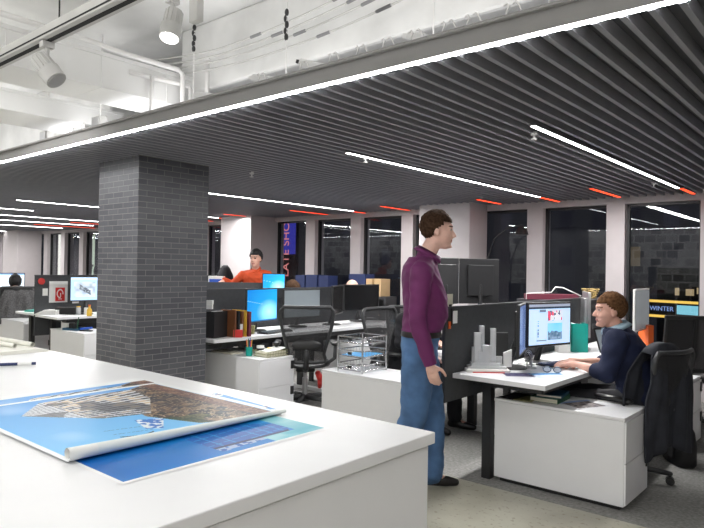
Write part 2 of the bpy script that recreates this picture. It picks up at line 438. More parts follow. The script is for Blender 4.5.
# ------------------------------------------------------------------ ceiling lights
rows = [(-1.69, 3.71, 7.34), (-3.24, 3.73, 7.36), (-6.45, 4.3, 7.62), (-9.58, 3.78, 7.4), (-11.28, 3.9, 4.75), (-12.8, 3.9, 7.2), (-14.3, 3.9, 7.4), (-16.1, 3.9, 7.5), (-19.4, 3.9, 7.5)]
ordn = ['rightmost of all', 'second from the right', 'starting at the right side of the pillar', 'first one left of the pillar', 'short one left of the pillar', 'third one left of the pillar', 'fourth one left of the pillar', 'fifth one left of the pillar', 'farthest one at left']
for (lx, y0, y1), od in zip(rows, ordn):
    t = thing('linear_ceiling_light', 'white linear ceiling light, ' + od, 'ceiling light', (lx, y0, ZC), 0, 'white linear lights in the slatted ceiling')
    L = y1-y0
    MB().bx(-.022, .022, 0, L, -.012, -.001).build('housing', M['mgrey'], t)
    MB().bx(-.014, .014, .01, L-.01, -.015, -.0122).build('diffuser', M['light'], t)
rr = [(-1.67, 7.36, 7.95), (-2.45, 6.87, 7.85), (-3.24, 7.38, 7.95), (-4.0, 7.17, 7.82), (-5.6, 7.23, 7.95), (-6.5, 7.64, 7.98), (-7.25, 7.0, 7.9), (-8.8, 6.9, 7.4), (-9.6, 7.42, 7.95), (-10.4, 7, 7.9), (-11.2, 6.2, 7.9), (-12.0, 7, 7.9), (-12.8, 7.25, 7.95), (-13.6, 6.5, 7.9), (-15.2, 6.4, 7.9)]
ro = ['rightmost one, at the end of the rightmost white light', 'second from the right, over the last two windows', 'third from the right, at the end of a white light', 'fourth from the right, above the arched lamp', 'fifth from the right, left of the standing man head', 'sixth from the right', 'seventh from the right, above the blue sign', 'eighth from the right, above the man in orange', 'just right of the pillar', 'hidden by the pillar', 'first one left of the pillar', 'second one left of the pillar', 'third one left of the pillar', 'fourth one left of the pillar', 'fifth one left of the pillar']
for (lx, y0, y1), od in zip(rr, ro):
    t = thing('red_ceiling_light', 'red ceiling light, ' + od, 'ceiling light', (lx, y0, ZC), 0, 'red lights by the windows')
    L = y1-y0
    MB().bx(-.03, .03, 0, L, -.012, -.001).build('housing', M['mgrey'], t)
    MB().bx(-.018, .018, .01, L-.01, -.015, -.0122).build('diffuser', M['redlight'], t)
for (x, y), od in zip([(-1.8, 3.98), (-3.3, 4.04), (-4.75, 4.06), (-1.82, 6.9)], ['beside the start of the rightmost white light', 'beside the start of the second white light', 'right of the pillar top', 'close to the rightmost red light']):
    t = thing('ceiling_sprinkler', 'small white sprinkler head hanging from the slats ' + od, 'sprinkler', (x, y, ZC))
    MB().cyl((0, 0, -.012), (0, 0, .01), .022).cyl((0, 0, -.035), (0, 0, -.012), .008).build('body', M['white_metal'], t)
    MB().cyl((0, 0, -.042), (0, 0, -.036), .02).build('deflector', M['white_metal'], t)

# ------------------------------------------------------------------ services above the edge
t = thing('air_duct', 'long white boxed air duct running above the ceiling edge', 'duct', (-4.2, 0, 2.63))
d = MB().bx(-.22, .2, .35, 2.95, 0, .22)
for y in (.9, 1.5, 2.1, 2.6): d.bx(-.224, .204, y, y+.008, -.003, .223)
d.build('duct_body', M['duct'], t, bevel=.006)
MB().bx(.19, .212, .35, 2.95, .21, .235).bx(-.232, -.21, .35, 2.95, .21, .235).build('flange', M['duct'], t)
t = thing('air_duct', 'second white boxed duct lower left behind the first one', 'duct', (-5.3, 0, 2.6))
MB().bx(-.28, .25, .5, 2.86, 0, .15).build('duct_body', M['duct'], t, bevel=.006)
MB().bx(-.29, .26, .5, 2.86, .14, .16).build('flange', M['duct'], t)
p = MB().tube([(-3.92, 1.0, 2.90), (-3.92, 2.0, 2.885), (-3.92, 2.2, 2.87), (-3.9, 2.62, 2.86), (-3.9, 2.66, 2.845), (-3.9, 2.67, 2.80), (-3.9, 2.67, 2.5)], .018, 10)
tag(p.build('water_pipe', M['pipe'], smooth=True), 'white pipe running along the top of the duct with a downward elbow', 'pipe')
p = MB().tube([(-4.0, 2.30, 2.78), (-3.93, 2.74, 2.775), (-3.93, 2.76, 2.75), (-3.93, 2.76, 2.5)], .016, 10).tube([(-3.95, 2.45, 2.78), (-3.95, 2.45, 2.5)], .016, 10)
tag(p.build('branch_pipe', M['pipe'], smooth=True), 'short white branched pipe below the longer elbowed pipe', 'pipe')
p = MB().tube([(-3.72, 2.75, 2.93), (-3.72, 2.75, 2.5)], .017, 10).ell((-3.72, 2.75, 2.93), .02)
tag(p.build('riser_pipe', M['pipe'], smooth=True), 'short upright white pipe with a rounded top beside the elbow', 'pipe')
# track with spotlights
t = thing('lighting_track', 'grey lighting track crossing the upper left corner of the ceiling', 'track', (-.3, 1.43, 2.585))
MB().bx(-3.68, 3.6, -.04, .04, 0, .06).build('rail', M['jbox'], t, bevel=.004)
MB().bx(-3.68, 3.6, -.012, .012, -.004, .0).bx(-3.68, 3.6, -.042, -.04, .010, .018).build('slot', M['blackm'], t)
for x in (-2.85, 1.6): MB().cyl((x, 0, .06), (x, 0, .665), .004).build('hanger', M['black'], t)
def spot(loc, aim, label, lit):
    t = thing('spotlight', label, 'spotlight', loc)
    MB().bx(-.02, .02, -.03, .03, -.03, 0).cyl((0, 0, -.1), (0, 0, -.03), .012).build('bracket', M['jbox'], t)
    a = V(aim).normalized(); c = V((0, 0, -.13)); h = MB()
    h.cyl(c-a*.07, c+a*.02, .042, .045, 24); h.cyl(c+a*.02, c+a*.09, .055, .052, 24)
    for k in range(12):
        n = a.orthogonal().normalized(); n = Matrix.Rotation(2*PI*k/12, 3, a) @ n
        h.cap(c-a*.065+n*.043, .004, c+a*.01+n*.046, .004, n=6)
    h.build('lamp_head', M['jbox'], t, smooth='auto')
    MB().cyl(c+a*.0905, c+a*.094, .044, .044, 24).build('lens', M['bulb'] if lit else M['silver'], t)
    return t
spot((-2.82, 1.86, 2.83), (.12, -.25, -.9), 'lit cylindrical spotlight hanging near the top of the picture', True)
spot((-3.28, 1.43, 2.58), (.45, .25, -.6), 'unlit white spotlight clipped to the lighting track at upper left', False)
t = thing('hanging_driver_box', 'upright grey box beside the lit spotlight', 'box', (-2.67, 1.90, 2.68))
MB().bx(-.035, .035, -.02, .02, 0, .3).build('casing', M['jbox'], t, bevel=.004)
MB().bx(-.012, .012, -.023, .0, .27, .3).build('clip', M['silver'], t)
# hanging wires
for (x, y, z0, z1), od in zip([(-3.49, 2.47, ZC+.09, 3.25), (-2.61, 2.47, ZC+.09, 3.25), (-1.62, 2.47, ZC+.09, 3.25)], ['beside the elbowed pipe', 'with black cable clips halfway up', 'on the right, in front of the bulkhead']):
    t = thing('hanger_wire', 'thin white ceiling hanger wire ' + od, 'wire', (x, y, z0))
    MB().cyl((0, 0, 0), (0, 0, z1-z0), .0035, n=8).build('wire', M['pipe'], t)
    if 'black' in od or 'elbow' in od:
        c = MB(); zz = .30 if 'black' in od else .42
        for q in range(5): c.ell((random.uniform(-.01, .01), 0, zz+q*.035), (.012, .012, .022))
        c.build('cable_clip', M['black'], t)
# cable bundle
def catenary(a, b, sag, n=24): 
    a, b = V(a), V(b); return [a.lerp(b, i/n) - V((0, 0, sag*4*(i/n)*(1-i/n))) for i in range(n+1)]
for k, (z0, z1, zl, y, od) in enumerate([(2.93, 3.18, 3.02, 2.66, 'topmost of the four'), (2.90, 3.13, 2.97, 2.68, 'second of the four'), (2.87, 3.08, 2.94, 2.70, 'third of the four'), (2.83, 3.0, 2.90, 2.72, 'lowest of the four')]):
    c = MB(); pts = catenary((-5.2, y, zl+.18), (-3.5, y, z0), .04) + catenary((-3.5, y, z0), (-1.35, y, z1), .07)[1:]
    c.tube(pts, .006, 6)
    o = tag(c.build('ceiling_cable', M['jbox'], smooth=True), 'sagging white cable strung along the bulkhead, ' + od, 'cable', 'sagging cables')
    for q in (28+k*2, 36+k, 42-k): MB().cap(pts[q], .010, pts[q+1], .010, n=8).build('cable_sleeve', M['mgrey'], o)
# junction boxes
for (x, y, z), od in zip([(-5.62, 2.46, 2.475), (-4.70, 2.46, 2.475)], ['farther left above the ceiling edge', 'under the near duct end']):
    t = thing('ceiling_junction_box', 'small grey electrical junction box ' + od, 'junction box', (x, y, z))
    MB().bx(-.07, .07, -.03, .03, 0, .13).build('box', M['jbox'], t, bevel=.006)
    MB().bx(-.055, .055, -.036, -.03, .01, .12).build('cover', M['silver'], t, bevel=.003)
    MB().cyl((0, .012, .125), (0, .012, .77), .008).build('conduit', M['pipe'], t)
# rod, hooks and small uplights along the fascia
tag(MB().cyl((-2.2, 2.335, ZC+.108), (1.5, 2.335, ZC+.108), .006, n=8).build('cable_rod', M['pipe'], smooth=True), 'thin white rod along the top of the grey ceiling edge', 'rod')
hk = [-4.9, -4.7, -2.66, -2.33, -2.12, -1.94, -1.78, -1.62, -1.45, -1.33, -1.15, -.97]
hn = ['far left, below the left junction box', 'second from the left', 'third from the left', 'beside the larger uplight', 'fifth from the left', 'sixth from the left', 'seventh from the left', 'beside the right uplight', 'right of the right uplight', 'tenth from the left', 'eleventh from the left', 'rightmost of all']
for x, od in zip(hk, hn):
    t = tag(MB().tube([(-.045, 0, 0), (-.02, 0, .055), (-.03, 0, .066), (-.042, 0, .06)], .004, 6).tube([(.045, 0, 0), (.02, 0, .055), (.008, 0, .066), (-.004, 0, .06)], .004, 6).build('wire_hook', M['pipe'], smooth=True, loc=(x, 2.335, ZC+.095)), 'pair of white wire hooks on the ceiling edge, ' + od, 'hook', 'wire hooks on the ceiling edge')
for (x, l, a), od in zip([(-2.32, .2, -.35), (-2.72, .16, -.25), (-1.66, .10, -.3), (-4.85, .2, .0), (-3.28, .12, -.2)], ['the largest, with a black end', 'left of the largest one', 'near the right hanger wire', 'far left below the junction box', 'beside the pipes']):
    t = thing('uplight', 'small white uplight fixture on the ceiling edge, ' + od, 'uplight', (x, 2.40, ZC+.14)); t.rotation_euler = (0, -a, 0)
    MB().bx(-l/2, l/2, -.03, .03, -.012, .03).build('body', M['white_metal'], t, bevel=.008)
    MB().bx(-l/2-.03, -l/2, -.02, .02, 0, .02).build('end_cap', M['black' if 'black' in od else 'white_metal'], t)
    MB().bx(-.01, .01, -.01, .01, -.06, -.012).build('stem', M['pipe'], t)

# ------------------------------------------------------------------ island counter
t = thing('island_counter', 'large white island counter in the foreground carrying the posters', 'counter', (0, 0, 0))
MB().bx(-5.2, -.95, -.05, 1.49, .968, 1.0).build('countertop', M['counter'], t, bevel=.003)
MB().bx(-5.18, -.962, -.03, 1.474, 0.0, .962).bx(-5.15, -1.0, 0, 1.45, .96, .97).build('base_cabinet', M['counter'], t, bevel=.002)
CT = 1.0
# posters (painted grids)
SKY1, SKY2 = (.06, .31, .70), (.20, .53, .85)
bld = [(-1.91, .78), (-2.05, .89), (-2.05, 1.21), (-1.88, 1.18), (-1.68, 1.06), (-1.72, .93), (-1.82, .85)]
city = [(-1.97, 1.05), (-2.12, 1.33), (-1.43, 1.33), (-1.41, 1.22), (-1.48, 1.09), (-1.65, 1.03)]
def skyline(x, y):
    if x > -1.405 or x < -2.09 or y < .688 or y > 1.332: return (.80, .82, .82)
    n = vn(x*14, y*14)
    c = lerp(SKY1, SKY2, min(1, max(0, (x+2.1)/.7))); c = lerp(c, (.55, .75, .92), max(0, vn(x*5+3, y*9)-.62)*1.5)
    if inpoly(x, y, city):
        p, q = x*30+y*11, y*34-x*13
        p += .6*vn(x*6, y*6); q += .6*vn(x*6+9, y*6)
        i, j = math.floor(p), math.floor(q); r = h2(i, j); fp, fq = p-i, q-j
        pal = [(.030, .034, .050), (.085, .060, .050), (.16, .10, .07), (.055, .058, .075), (.24, .16, .10), (.015, .017, .024), (.12, .09, .085), (.33, .23, .15)]
        c = pal[int(r*8) % 8]
        if fp < .14 or fq < .14: c = (.02, .02, .025) if r < .6 else (.42, .27, .14)
        if h2(math.floor(p*5), math.floor(q*5)) > .84: c = lerp(c, (.72, .55, .36), .65)
        c = lerp(c, (.015, .018, .03), .55*vn(x*12, y*12))
        if y > 1.27: c = lerp(c, (.20, .08, .06), .5)
        if -1.60 < x < -1.44 and y < 1.19 and vn(x*20, y*20) < .5: c = lerp(c, (.03, .07, .03), .7)
    if inpoly(x, y, bld):
        t_ = (y-.78)/.43; s_ = (x+1.87)/(.12+.34*t_*.6); q = s_*9; k = math.floor(q); q -= k
        m = (y*34) % 1; r = h2(k, math.floor(y*34))
        c = (.66, .68, .71) if q < .34 else ((.050, .056, .075) if r < .55 else ((.34, .27, .20) if r < .8 else (.62, .47, .28)))
        if m < .10 and q >= .34: c = (.40, .40, .42)
        if y < .90: c = (.70, .72, .75) if q < .6 else (.10, .12, .16)
        if vn(x*15+3, y*12) > .72: c = lerp(c, (.05, .05, .06), .75)
    if inpoly(x, y, [(-1.64, .98), (-1.60, 1.05), (-1.50, .985), (-1.53, .95)]): c = (.03, .17, .55) if vn(x*80, y*80) < .5 else (.75, .78, .8)
    if abs((x+1.50)-(y-.95)*-.0-.02*math.sin((y-.86)*30)) < .004 and .86 < y < .95: c = (.02, .03, .06)
    for x0 in (-1.58, -1.53):
        if abs(x-x0-(y-.88)*.25) < .0012 and .86 < y < .96: c = (.05, .1, .2)
    return c
def poster_shape(x0, x1, y0, y1, z, roll=0.0, lift=0.0):
    Lr = 2.6*PI*roll if roll else 0
    def f(u, v):
        y = y0+(y1-y0)*v; s = (x1-x0+Lr)*u; W = x1-x0
        zz = z+lift*max(0, 1-u*6)**2*.5
        if s <= W: return V((x0+s, y, zz + .004*math.sin(v*5)*max(0, u-.6)))
        a = (s-W)/roll; tp = 1-.62*v; r = roll*(1-.06*a)*tp
        return V((x1+r*math.sin(a), y, z+roll*tp-r*math.cos(a)))
    return f
def pcol(u, v, x0, x1, y0, y1, roll):
    Lr = 2.6*PI*roll if roll else 0
    x = x0+(x1-x0+Lr)*u; return x, y0+(y1-y0)*v
def lower(u, v):
    x = -2.0+.815*u; y = .685+.63*v
    if u > .985 or v < .015 or v > .985: return (.82, .84, .84)
    c = lerp((.002, .085, .38), (.006, .26, .62), v*.8+.2*vn(x*9, y*9)); c = lerp(c, (.01, .20, .58), max(0, (x+1.32)/.13)*.5)
    if inpoly(x, y, [(-1.40, .97), (-1.44, 1.13), (-1.315, 1.26), (-1.235, 1.21), (-1.222, .97)]):
        c = (.006, .10, .40)
        g = ((x+y*.15)*30) % 1; h = (y*24) % 1
        if g < .1 or h < .1: c = (.02, .28, .60)
        if x > -1.25: c = lerp(c, (.6, .75, .8), .5 if vn(x*90, y*90) > .45 else 0)
        if x > -1.262 and x < -1.25: c = (.01, .03, .12)
    if v > .88 or (y > 1.12 and x > -1.25): c = lerp((.02, .38, .50), (.35, .62, .66), vn(x*30, y*30))
    return c
o = painted('poster', 180, 140, lambda u, v: V((-2.0+.815*u, .685+.63*v, CT+.0012)), lower, VM['print'])
tag(o, 'deep blue printed poster lying flat on the counter, lowest of the sheets', 'poster')
o = painted('poster', 180, 140, poster_shape(-2.25, -1.50, .70, 1.365, CT+.003), lambda u, v: skyline(-2.25+.75*u+.10, .70+.665*v-.02) if .012 < u and .012 < v < .985 else (.8, .82, .82), VM['print'])
tag(o, 'skyline poster peeking out on the left under the rolled poster', 'poster')
def topc(u, v):
    x, y = pcol(u, v, -2.11, -1.40, .672, 1.345, .017)
    if x > -1.385: return (.74, .78, .76) if v > .1 else (.80, .81, .78)
    return skyline(x, y)
o = painted('poster', 300, 220, poster_shape(-2.11, -1.40, .672, 1.345, CT+.0052, .017), topc, VM['print'])
tag(o, 'large glossy city skyline poster with its right edge curled up in a roll', 'poster')
for p in o.data.polygons: p.use_smooth = True
def strip(u, v):
    return (.1, .35, .7) if vn(u*12, v*2) > .5 else ((.03, .05, .2) if vn(u*30, 3) > .55 else (.8, .82, .84))
o = painted('photo_strip', 60, 6, lambda u, v: V((-1.80+.34*u, 1.372+.03*v-.03*u, CT+.0012)), strip, VM['print'])
tag(o, 'narrow printed strip peeking out behind the skyline poster', 'print')
# pen
t = thing('ballpoint_pen', 'dark blue and white pen lying on the counter at left', 'pen', (-2.9, 1.165, CT+.0072), math.atan2(.11, .06))
MB().cyl((-.075, 0, 0), (.0, 0, 0), .0065).build('grip', M['navy_box'], t, smooth='auto')
MB().cyl((0, 0, 0), (.055, 0, 0), .006).build('barrel', M['paper'], t, smooth='auto')
MB().cyl((.055, 0, 0), (.072, 0, 0), .0065).build('cap_end', M['navy_box'], t, smooth='auto')
# rolls and sheets of tracing paper at the back left of the counter
o = MB()
for q in range(4): o.bx(-3.95+q*.02, -3.26-q*.015, 1.24, 1.475-.01*q, CT+.001+q*.0025, CT+.003+q*.0025)
tag(o.build('paper_stack', M['tracing']), 'loose stack of pale tracing paper at the far left of the counter', 'paper')
for (a, b, r, od) in [((-3.95, 1.30, .03), (-3.42, 1.36, .03), .012, 'the nearer one'), ((-4.0, 1.40, .03), (-3.4, 1.44, .03), .013, 'the farther one')]:
    a = V(a)+V((0, 0, CT)); b = V(b)+V((0, 0, CT)); a.z = b.z = CT+.0115+r
    o = MB().cyl(a, b, r, r*.92, 18, cap=False).cyl(a, b, r*.75, r*.7, 18, cap=False)
    tag(o.build('paper_roll', M['tracing'], smooth=True), 'rolled cream tracing paper on the paper stack at far left, ' + od, 'paper roll')

# ------------------------------------------------------------------ office furniture prototypes
def cabinet(loc, label, lx=.86, ly=.46, h=.57, drawers_at='+x', group=None):
    t = thing('low_cabinet', label, 'cabinet', loc, 0, group)
    MB().bx(0, lx, 0, ly, .03, h-.022).build('carcass', M['white'], t, bevel=.002)
    MB().bx(-.004, lx+.004, -.004, ly+.004, h-.02, h).build('top_panel', M['white'], t, bevel=.002)
    MB().bx(.03, lx-.03, .03, ly-.03, .0, .03).build('plinth', M['black'], t)
    if drawers_at == '+x':
        for z0, z1 in ((.04, .29), (.295, h-.026)):
            d = MB().bx(lx+.0005, lx+.012, .004, ly-.004, z0, z1).build('drawer', M['white'], t, bevel=.002)
            MB().bx(lx+.0125, lx+.022, ly-.05, ly-.012, z1-.10, z1-.02).build('handle', M['black'], d)
    return t
def desk(loc, label, lx=.66, ly=1.6, group='white bench desks', legs=None, post=False):
    """origin at the near lower left corner"""
    t = thing('desk', label, 'desk', loc, 0, group)
    MB().bx(0, lx, 0, ly, DZ-.032, DZ).build('tabletop', M['white'], t, bevel=.003)
    MB().bx(.08, lx-.08, .15, ly-.15, DZ-.085, DZ-.033).build('cable_tray', M['black'], t)
    if post: MB().bx(.10, .165, .24, .30, 0, DZ-.033).build('leg', M['black'], t)
    for y in (legs or (.16, ly-.16)):
        l = MB().bx(lx*.28-.035, lx*.28+.035, y-.03, y+.03, .04, DZ-.033).build('leg', M['black'], t)
        MB().bx(.02, lx-.02, y-.035, y+.035, 0.0, .04).build('foot', M['white_metal'], l, bevel=.004)
    return t
def screen(p0, p1, z0, z1, label):
    p0, p1 = V((p0[0], p0[1], 0)), V((p1[0], p1[1], 0)); d = p1-p0; L = d.length
    t = thing('privacy_screen', label, 'desk screen', p0, math.atan2(d.y, d.x))
    MB().bx(0, L, -.014, .014, z0, z1-.01).build('panel', M['partition'], t, bevel=.004)
    MB().bx(0, L, -.017, .017, z1-.012, z1).build('top_rail', M['partition_trim'], t)
    n = max(2, int(L/1.2)+1)
    for k in range(n):
        x = .95+(L-1.15)*k/(n-1) if L > 2 else .08+(L-.16)*k/(n-1)
        MB().bx(x-.02, x+.02, -.025, .025, 0, z0+.02).build('post', M['black'], t)
    return t
def monitor(a, b, ztop, h, label, display, bezel='black', stand='tilt', zb=DZ, lit=None, grid=None, foot_off=.10, group=None):
    """flat screen whose display runs from a (viewer's left) to b (viewer's right); stands on zb"""
    a, b = V((a[0], a[1], 0)), V((b[0], b[1], 0)); d = b-a; W = d.length; c = (a+b)/2
    t = thing('monitor', label, 'monitor', (c.x, c.y, zb), math.atan2(d.y, d.x), group)
    z1 = ztop-zb; z0 = z1-h   # local: x to the right, -y towards the viewer
    MB().bx(-W/2, W/2, 0, .022, z0, z1).bx(-W*.32, W*.32, .022, .045, z0+h*.18, z1-h*.14).build('casing', M[bezel], t, bevel=.004)
    bz = .014
    if grid:
        painted('display', grid[0], grid[1], lambda u, v: V((-W/2+bz+(W-2*bz)*u, -.0015, z0+bz+.004+(h-2*bz-.004)*v)), display, VM['screen'], t)
    else:
        MB().bx(-W/2+bz, W/2-bz, -.0015, -.0005, z0+bz+.004, z1-bz).build('display', M[display], t)
    fy = foot_off
    if stand == 'tilt':
        MB().chain([(0, .03, z0+h*.4), (0, fy, .02)], [.02, .024]).build('neck', M[bezel] if bezel != 'white_metal' else M['silver'], t, smooth='auto')
        MB().lathe([(.115, 0), (.115, .006), (.10, .014), (.03, .02)], (0, fy-.02, 0), 28).build('stand_base', M[bezel] if bezel != 'white_metal' else M['silver'], t, smooth='auto')
    else:
        MB().bx(-.03, .03, .046, .07, .012, z0+h*.45).build('neck', M[bezel] if bezel != 'white_metal' else M['silver'], t, bevel=.004)
        MB().bx(-.12, .12, -.04, .13, 0, .014).build('stand_base', M[bezel] if bezel != 'white_metal' else M['silver'], t, bevel=.005)
    return t
def office_chair_proto(label, red=False, arms=True, back='mesh'):
    """+x is the way the sitter faces; origin on the floor"""
    t = thing('office_chair', label, 'chair')
    b = thing('base', None, None); b.parent = t
    MB().cyl((0, 0, .06), (0, 0, .12), .045).build('hub', M['dgrey'], b, smooth='auto')
    for k in range(5):
        a = 2*PI*k/5+.3; e = V((math.cos(a)*.31, math.sin(a)*.31, .085))
        l = MB().chain([(0, 0, .105), e], [.03, .018]).build('leg', M['dgrey'], t, smooth=True)
        w = V((e.x, e.y, .031)); n = V((-math.sin(a), math.cos(a), 0))
        MB().cyl(w-n*.028, w-n*.006, .030, n=18).cyl(w+n*.006, w+n*.028, .030, n=18).cyl(w-n*.006, w+n*.006, .012).cyl(w, e, .009).build('caster', M['black'], l, smooth='auto')
    MB().cyl((0, 0, .11), (0, 0, .30), .028).cyl((0, 0, .30), (0, 0, .40), .018).build('column', M['silver'], t, smooth='auto')
    MB().bx(-.14, .12, -.10, .10, .375, .42).build('tilt_mechanism', M['black'], t, bevel=.02)
    if red:
        MB().chain([(-.10, -.13, .36), (-.12, -.16, .30), (-.08, -.15, .22)], [.03, .035, .02]).build('ribbon', M['red'], t, smooth=True)
    s = MB(); rings = []
    for i in range(9):
        x = -.23+.47*i/8; w = .245*(1-.25*abs(2*i/8-1)**3); dz = -.05*max(0, (i-6)/2)**2
        rings.append([V((x, w*(2*k/10-1), .465+dz-.03*(1-abs(2*k/10-1)**2)*.6)) for k in range(11)])
    vs = [v for r in rings for v in r]; fs = [(i*11+k, i*11+k+1, (i+1)*11+k+1, (i+1)*11+k) for i in range(8) for k in range(10)]
    s.add(vs, fs, 0)
    so = s.build('seat', M['mesh'] if back == 'mesh' else M['black'], t, smooth=True)
    loop = [rings[0][k] for k in range(11)]+[rings[i][10] for i in range(1, 9)]+[rings[8][k] for k in range(9, -1, -1)]+[rings[i][0] for i in range(7, 0, -1)]
    MB().tube([p+V((0, 0, -.005)) for p in loop], .017, 8, closed=True).build('seat_frame', M['dgrey'], so, smooth=True)
    # backrest: waisted outline, leaning back
    N = 14; br = []
    for i in range(N+1):
        z = i/N
        w = .17+.10*math.sin(min(1, z*1.0)*PI/2)**1.6+ (.02 if z < .12 else 0) - .04*max(0, (z-.88)/.12)**2
        xx = -.24-.13*z-.02*math.sin(z*PI)
        br.append([V((xx-.05*(1-(2*k/12-1)**2), w*(2*k/12-1), .50+.56*z)) for k in range(13)])
    vs = [v for r in br for v in r]; fs = [(i*13+k, i*13+k+1, (i+1)*13+k+1, (i+1)*13+k) for i in range(N) for k in range(12)]
    bk = MB().add(vs, fs).build('backrest', M['mesh'], t, smooth=True)
    loop = [br[0][k] for k in range(13)]+[br[i][12] for i in range(1, N+1)]+[br[N][k] for k in range(11, -1, -1)]+[br[i][0] for i in range(N-1, 0, -1)]
    MB().tube(loop, .017, 8, closed=True).build('back_frame', M['dgrey'], bk, smooth=True)
    lp = MB().ell((-.345, 0, .68), (.02, .15, .055)); lp.build('lumbar_pad', M['black'], bk, smooth=True)
    MB().chain([(-.12, 0, .40), (-.27, 0, .46), (-.345, 0, .62)], [.03, .03, .022]).build('back_stem', M['dgrey'], t, smooth=True)
    if arms:
        for sgn in (-1, 1):
            a = MB().chain([(-.22, .20*sgn, .47), (-.24, .29*sgn, .54), (-.17, .30*sgn, .66)], [.018, .018, .018]).build('armrest', M['dgrey'], t, smooth=True)
            MB().chain([(-.19, .295*sgn, .675), (.08, .285*sgn, .675)], [.038, .034]).xf(Matrix.Translation((0, 0, .675)) @ Matrix.Diagonal((1, 1, .55, 1)) @ Matrix.Translation((0, 0, -.675))).build('arm_pad', M['black'], a, smooth=True)
    return t

# ------------------------------------------------------------------ screens, desks, cabinets
screen((-2.28, 3.66), (-2.28, 6.35), .55, 1.2, 'charcoal desk screen behind the translucent tower model and the lit web page monitor')
screen((-5.6, 3.72), (-5.6, 7.2), .55, 1.2, 'long charcoal desk screen behind the blue desktop monitor and the office chair')
screen((-8.95, 3.80), (-8.95, 7.2), .45, 1.29, 'charcoal desk screen left of the brick pillar with a red poster pinned on it')
screen((-8.0, 5.62), (-7.22, 6.50), .45, 1.21, 'grey desk screen the man in orange leans over')
desk((-2.255, 3.74, 0), 'white desk carrying the translucent tower model, in front of the seated man', legs=(1.44,), post=True)
desk((-2.255, 5.36, 0), 'white desk just behind the seated man with a laptop on it', ly=1.55, legs=(1.2,))
desk((-3.06, 4.62, 0), 'white desk hidden behind the standing man', ly=1.55, legs=(.50,))
desk((-5.575, 3.74, 0), 'white desk under the blue desktop monitor by the brick pillar', ly=1.5, lx=.70)
t = desk((-5.575, 5.26, 0), 'white corner desk under the pair of black monitors', ly=1.6, lx=.70)
MB().bx(.72, 1.30, 1.02, 1.6, DZ-.032, DZ).build('return_top', M['white'], t, bevel=.003)
MB().bx(1.2, 1.26, 1.3, 1.36, 0, DZ-.033).build('leg', M['black'], t)
desk((-8.92, 3.80, 0), 'white desk left of the brick pillar with a black box on it', ly=1.5)
desk((-9.72, 3.86, 0), 'white desk with a mug, left of the dark screen end', ly=1.5)
desk((-12.25, 3.86, 0), 'white desk at the far left beyond the seated woman', ly=1.9)
desk((-7.18, 5.95, 0), 'white desk by the man in orange', ly=1.2, lx=.62)
cabinet((-2.06, 3.985, 0), 'large white low cabinet in the right foreground beside the seated man')
cabinet((-5.38, 3.99, 0), 'white low cabinet with a wire basket on top, right of the brick pillar')
cabinet((-3.72, 4.01, 0), 'white low cabinet under the three tier wire tray', drawers_at='')
cabinet((-5.2, 5.62, 0), 'white low cabinet behind the office chair and wire tray', lx=.82)
cabinet((-8.62, 3.88, 0), 'white low cabinet left of the brick pillar with small blue items on top', lx=.92, ly=.42)
cabinet((-10.8, 4.02, 0), 'white low cabinet at the far left edge in front of the seated woman', lx=.96, ly=.42)
cabinet((-2.02, 5.66, 0), 'white low cabinet by the black bag at the right edge', lx=.8)

# chairs
ch = office_chair_proto('black mesh office chair standing empty between two white cabinets', red=True)
c2 = copy_tree(ch); c3 = copy_tree(ch); c4 = copy_tree(ch); c5 = copy_tree(ch)
for c in (c2, c3, c4, c5):
    for k in list(c.children):
        if k.name.startswith('ribbon'): bpy.data.objects.remove(k)
place(ch, (-4.63, 4.73, 0), math.radians(136))
c2.scale = (1, .86, .88)
place(c2, (-1.42, 4.70, 0), math.radians(164), 'black office chair with a jacket over it under the man in navy')
place(c3, (-4.14, 5.66, 0), math.radians(150), 'black office chair with a pale cushion behind the standing man')
place(c4, (-11.0, 4.36, 0), math.radians(165), 'office chair with a grey tweed coat under the dark haired woman')
place(c5, (-3.43, 4.91, 0), math.radians(0), 'office chair hidden behind the standing man')
for k in c2.children:
    if k.name.startswith(('leg', 'base')): k.rotation_euler.z = .80
def flat_chair():
    t = thing('office_chair', 'black chair with a tall flat mesh back at the right edge', 'chair', (-1.54, 6.68, 0), math.radians(130))
    b = thing('base', None, None); b.parent = t
    MB().cyl((0, 0, .06), (0, 0, .12), .045).build('hub', M['dgrey'], b)
    for k in range(5):
        a = 2*PI*k/5; e = V((math.cos(a)*.3, math.sin(a)*.3, .08))
        l = MB().chain([(0, 0, .1), e], [.028, .018]).build('leg', M['dgrey'], t, smooth=True)
        MB().cyl((e.x, e.y-.02, .03), (e.x, e.y+.02, .03), .03).cyl((e.x, e.y, .03), e, .009).build('caster', M['black'], l)
    MB().cyl((0, 0, .11), (0, 0, .42), .025).build('column', M['silver'], t, smooth='auto')
    MB().bx(-.24, .24, -.26, .26, .43, .49).build('seat', M['black'], t, bevel=.02)
    R = Matrix.Rotation(math.radians(-9), 3, 'Y')
    bk = MB().box((-.30, 0, .80), (.006, .50, .50), R=R).build('backrest', M['mesh'], t)
    f = MB()
    f.box((-.34, 0, 1.05), (.03, .56, .035), R=R).box((-.26, 0, .55), (.03, .56, .035), R=R)
    f.build('back_frame', M['black'], bk, bevel=.006)
    for y in (-.265, .0, .265): MB().box((-.305, y, .80), (.028, .022, .50), R=R).build('upright', M['black'], bk)
    MB().chain([(-.1, 0, .44), (-.24, 0, .46), (-.27, 0, .6)], [.025, .025, .02]).build('back_stem', M['dgrey'], t, smooth=True)
flat_chair()
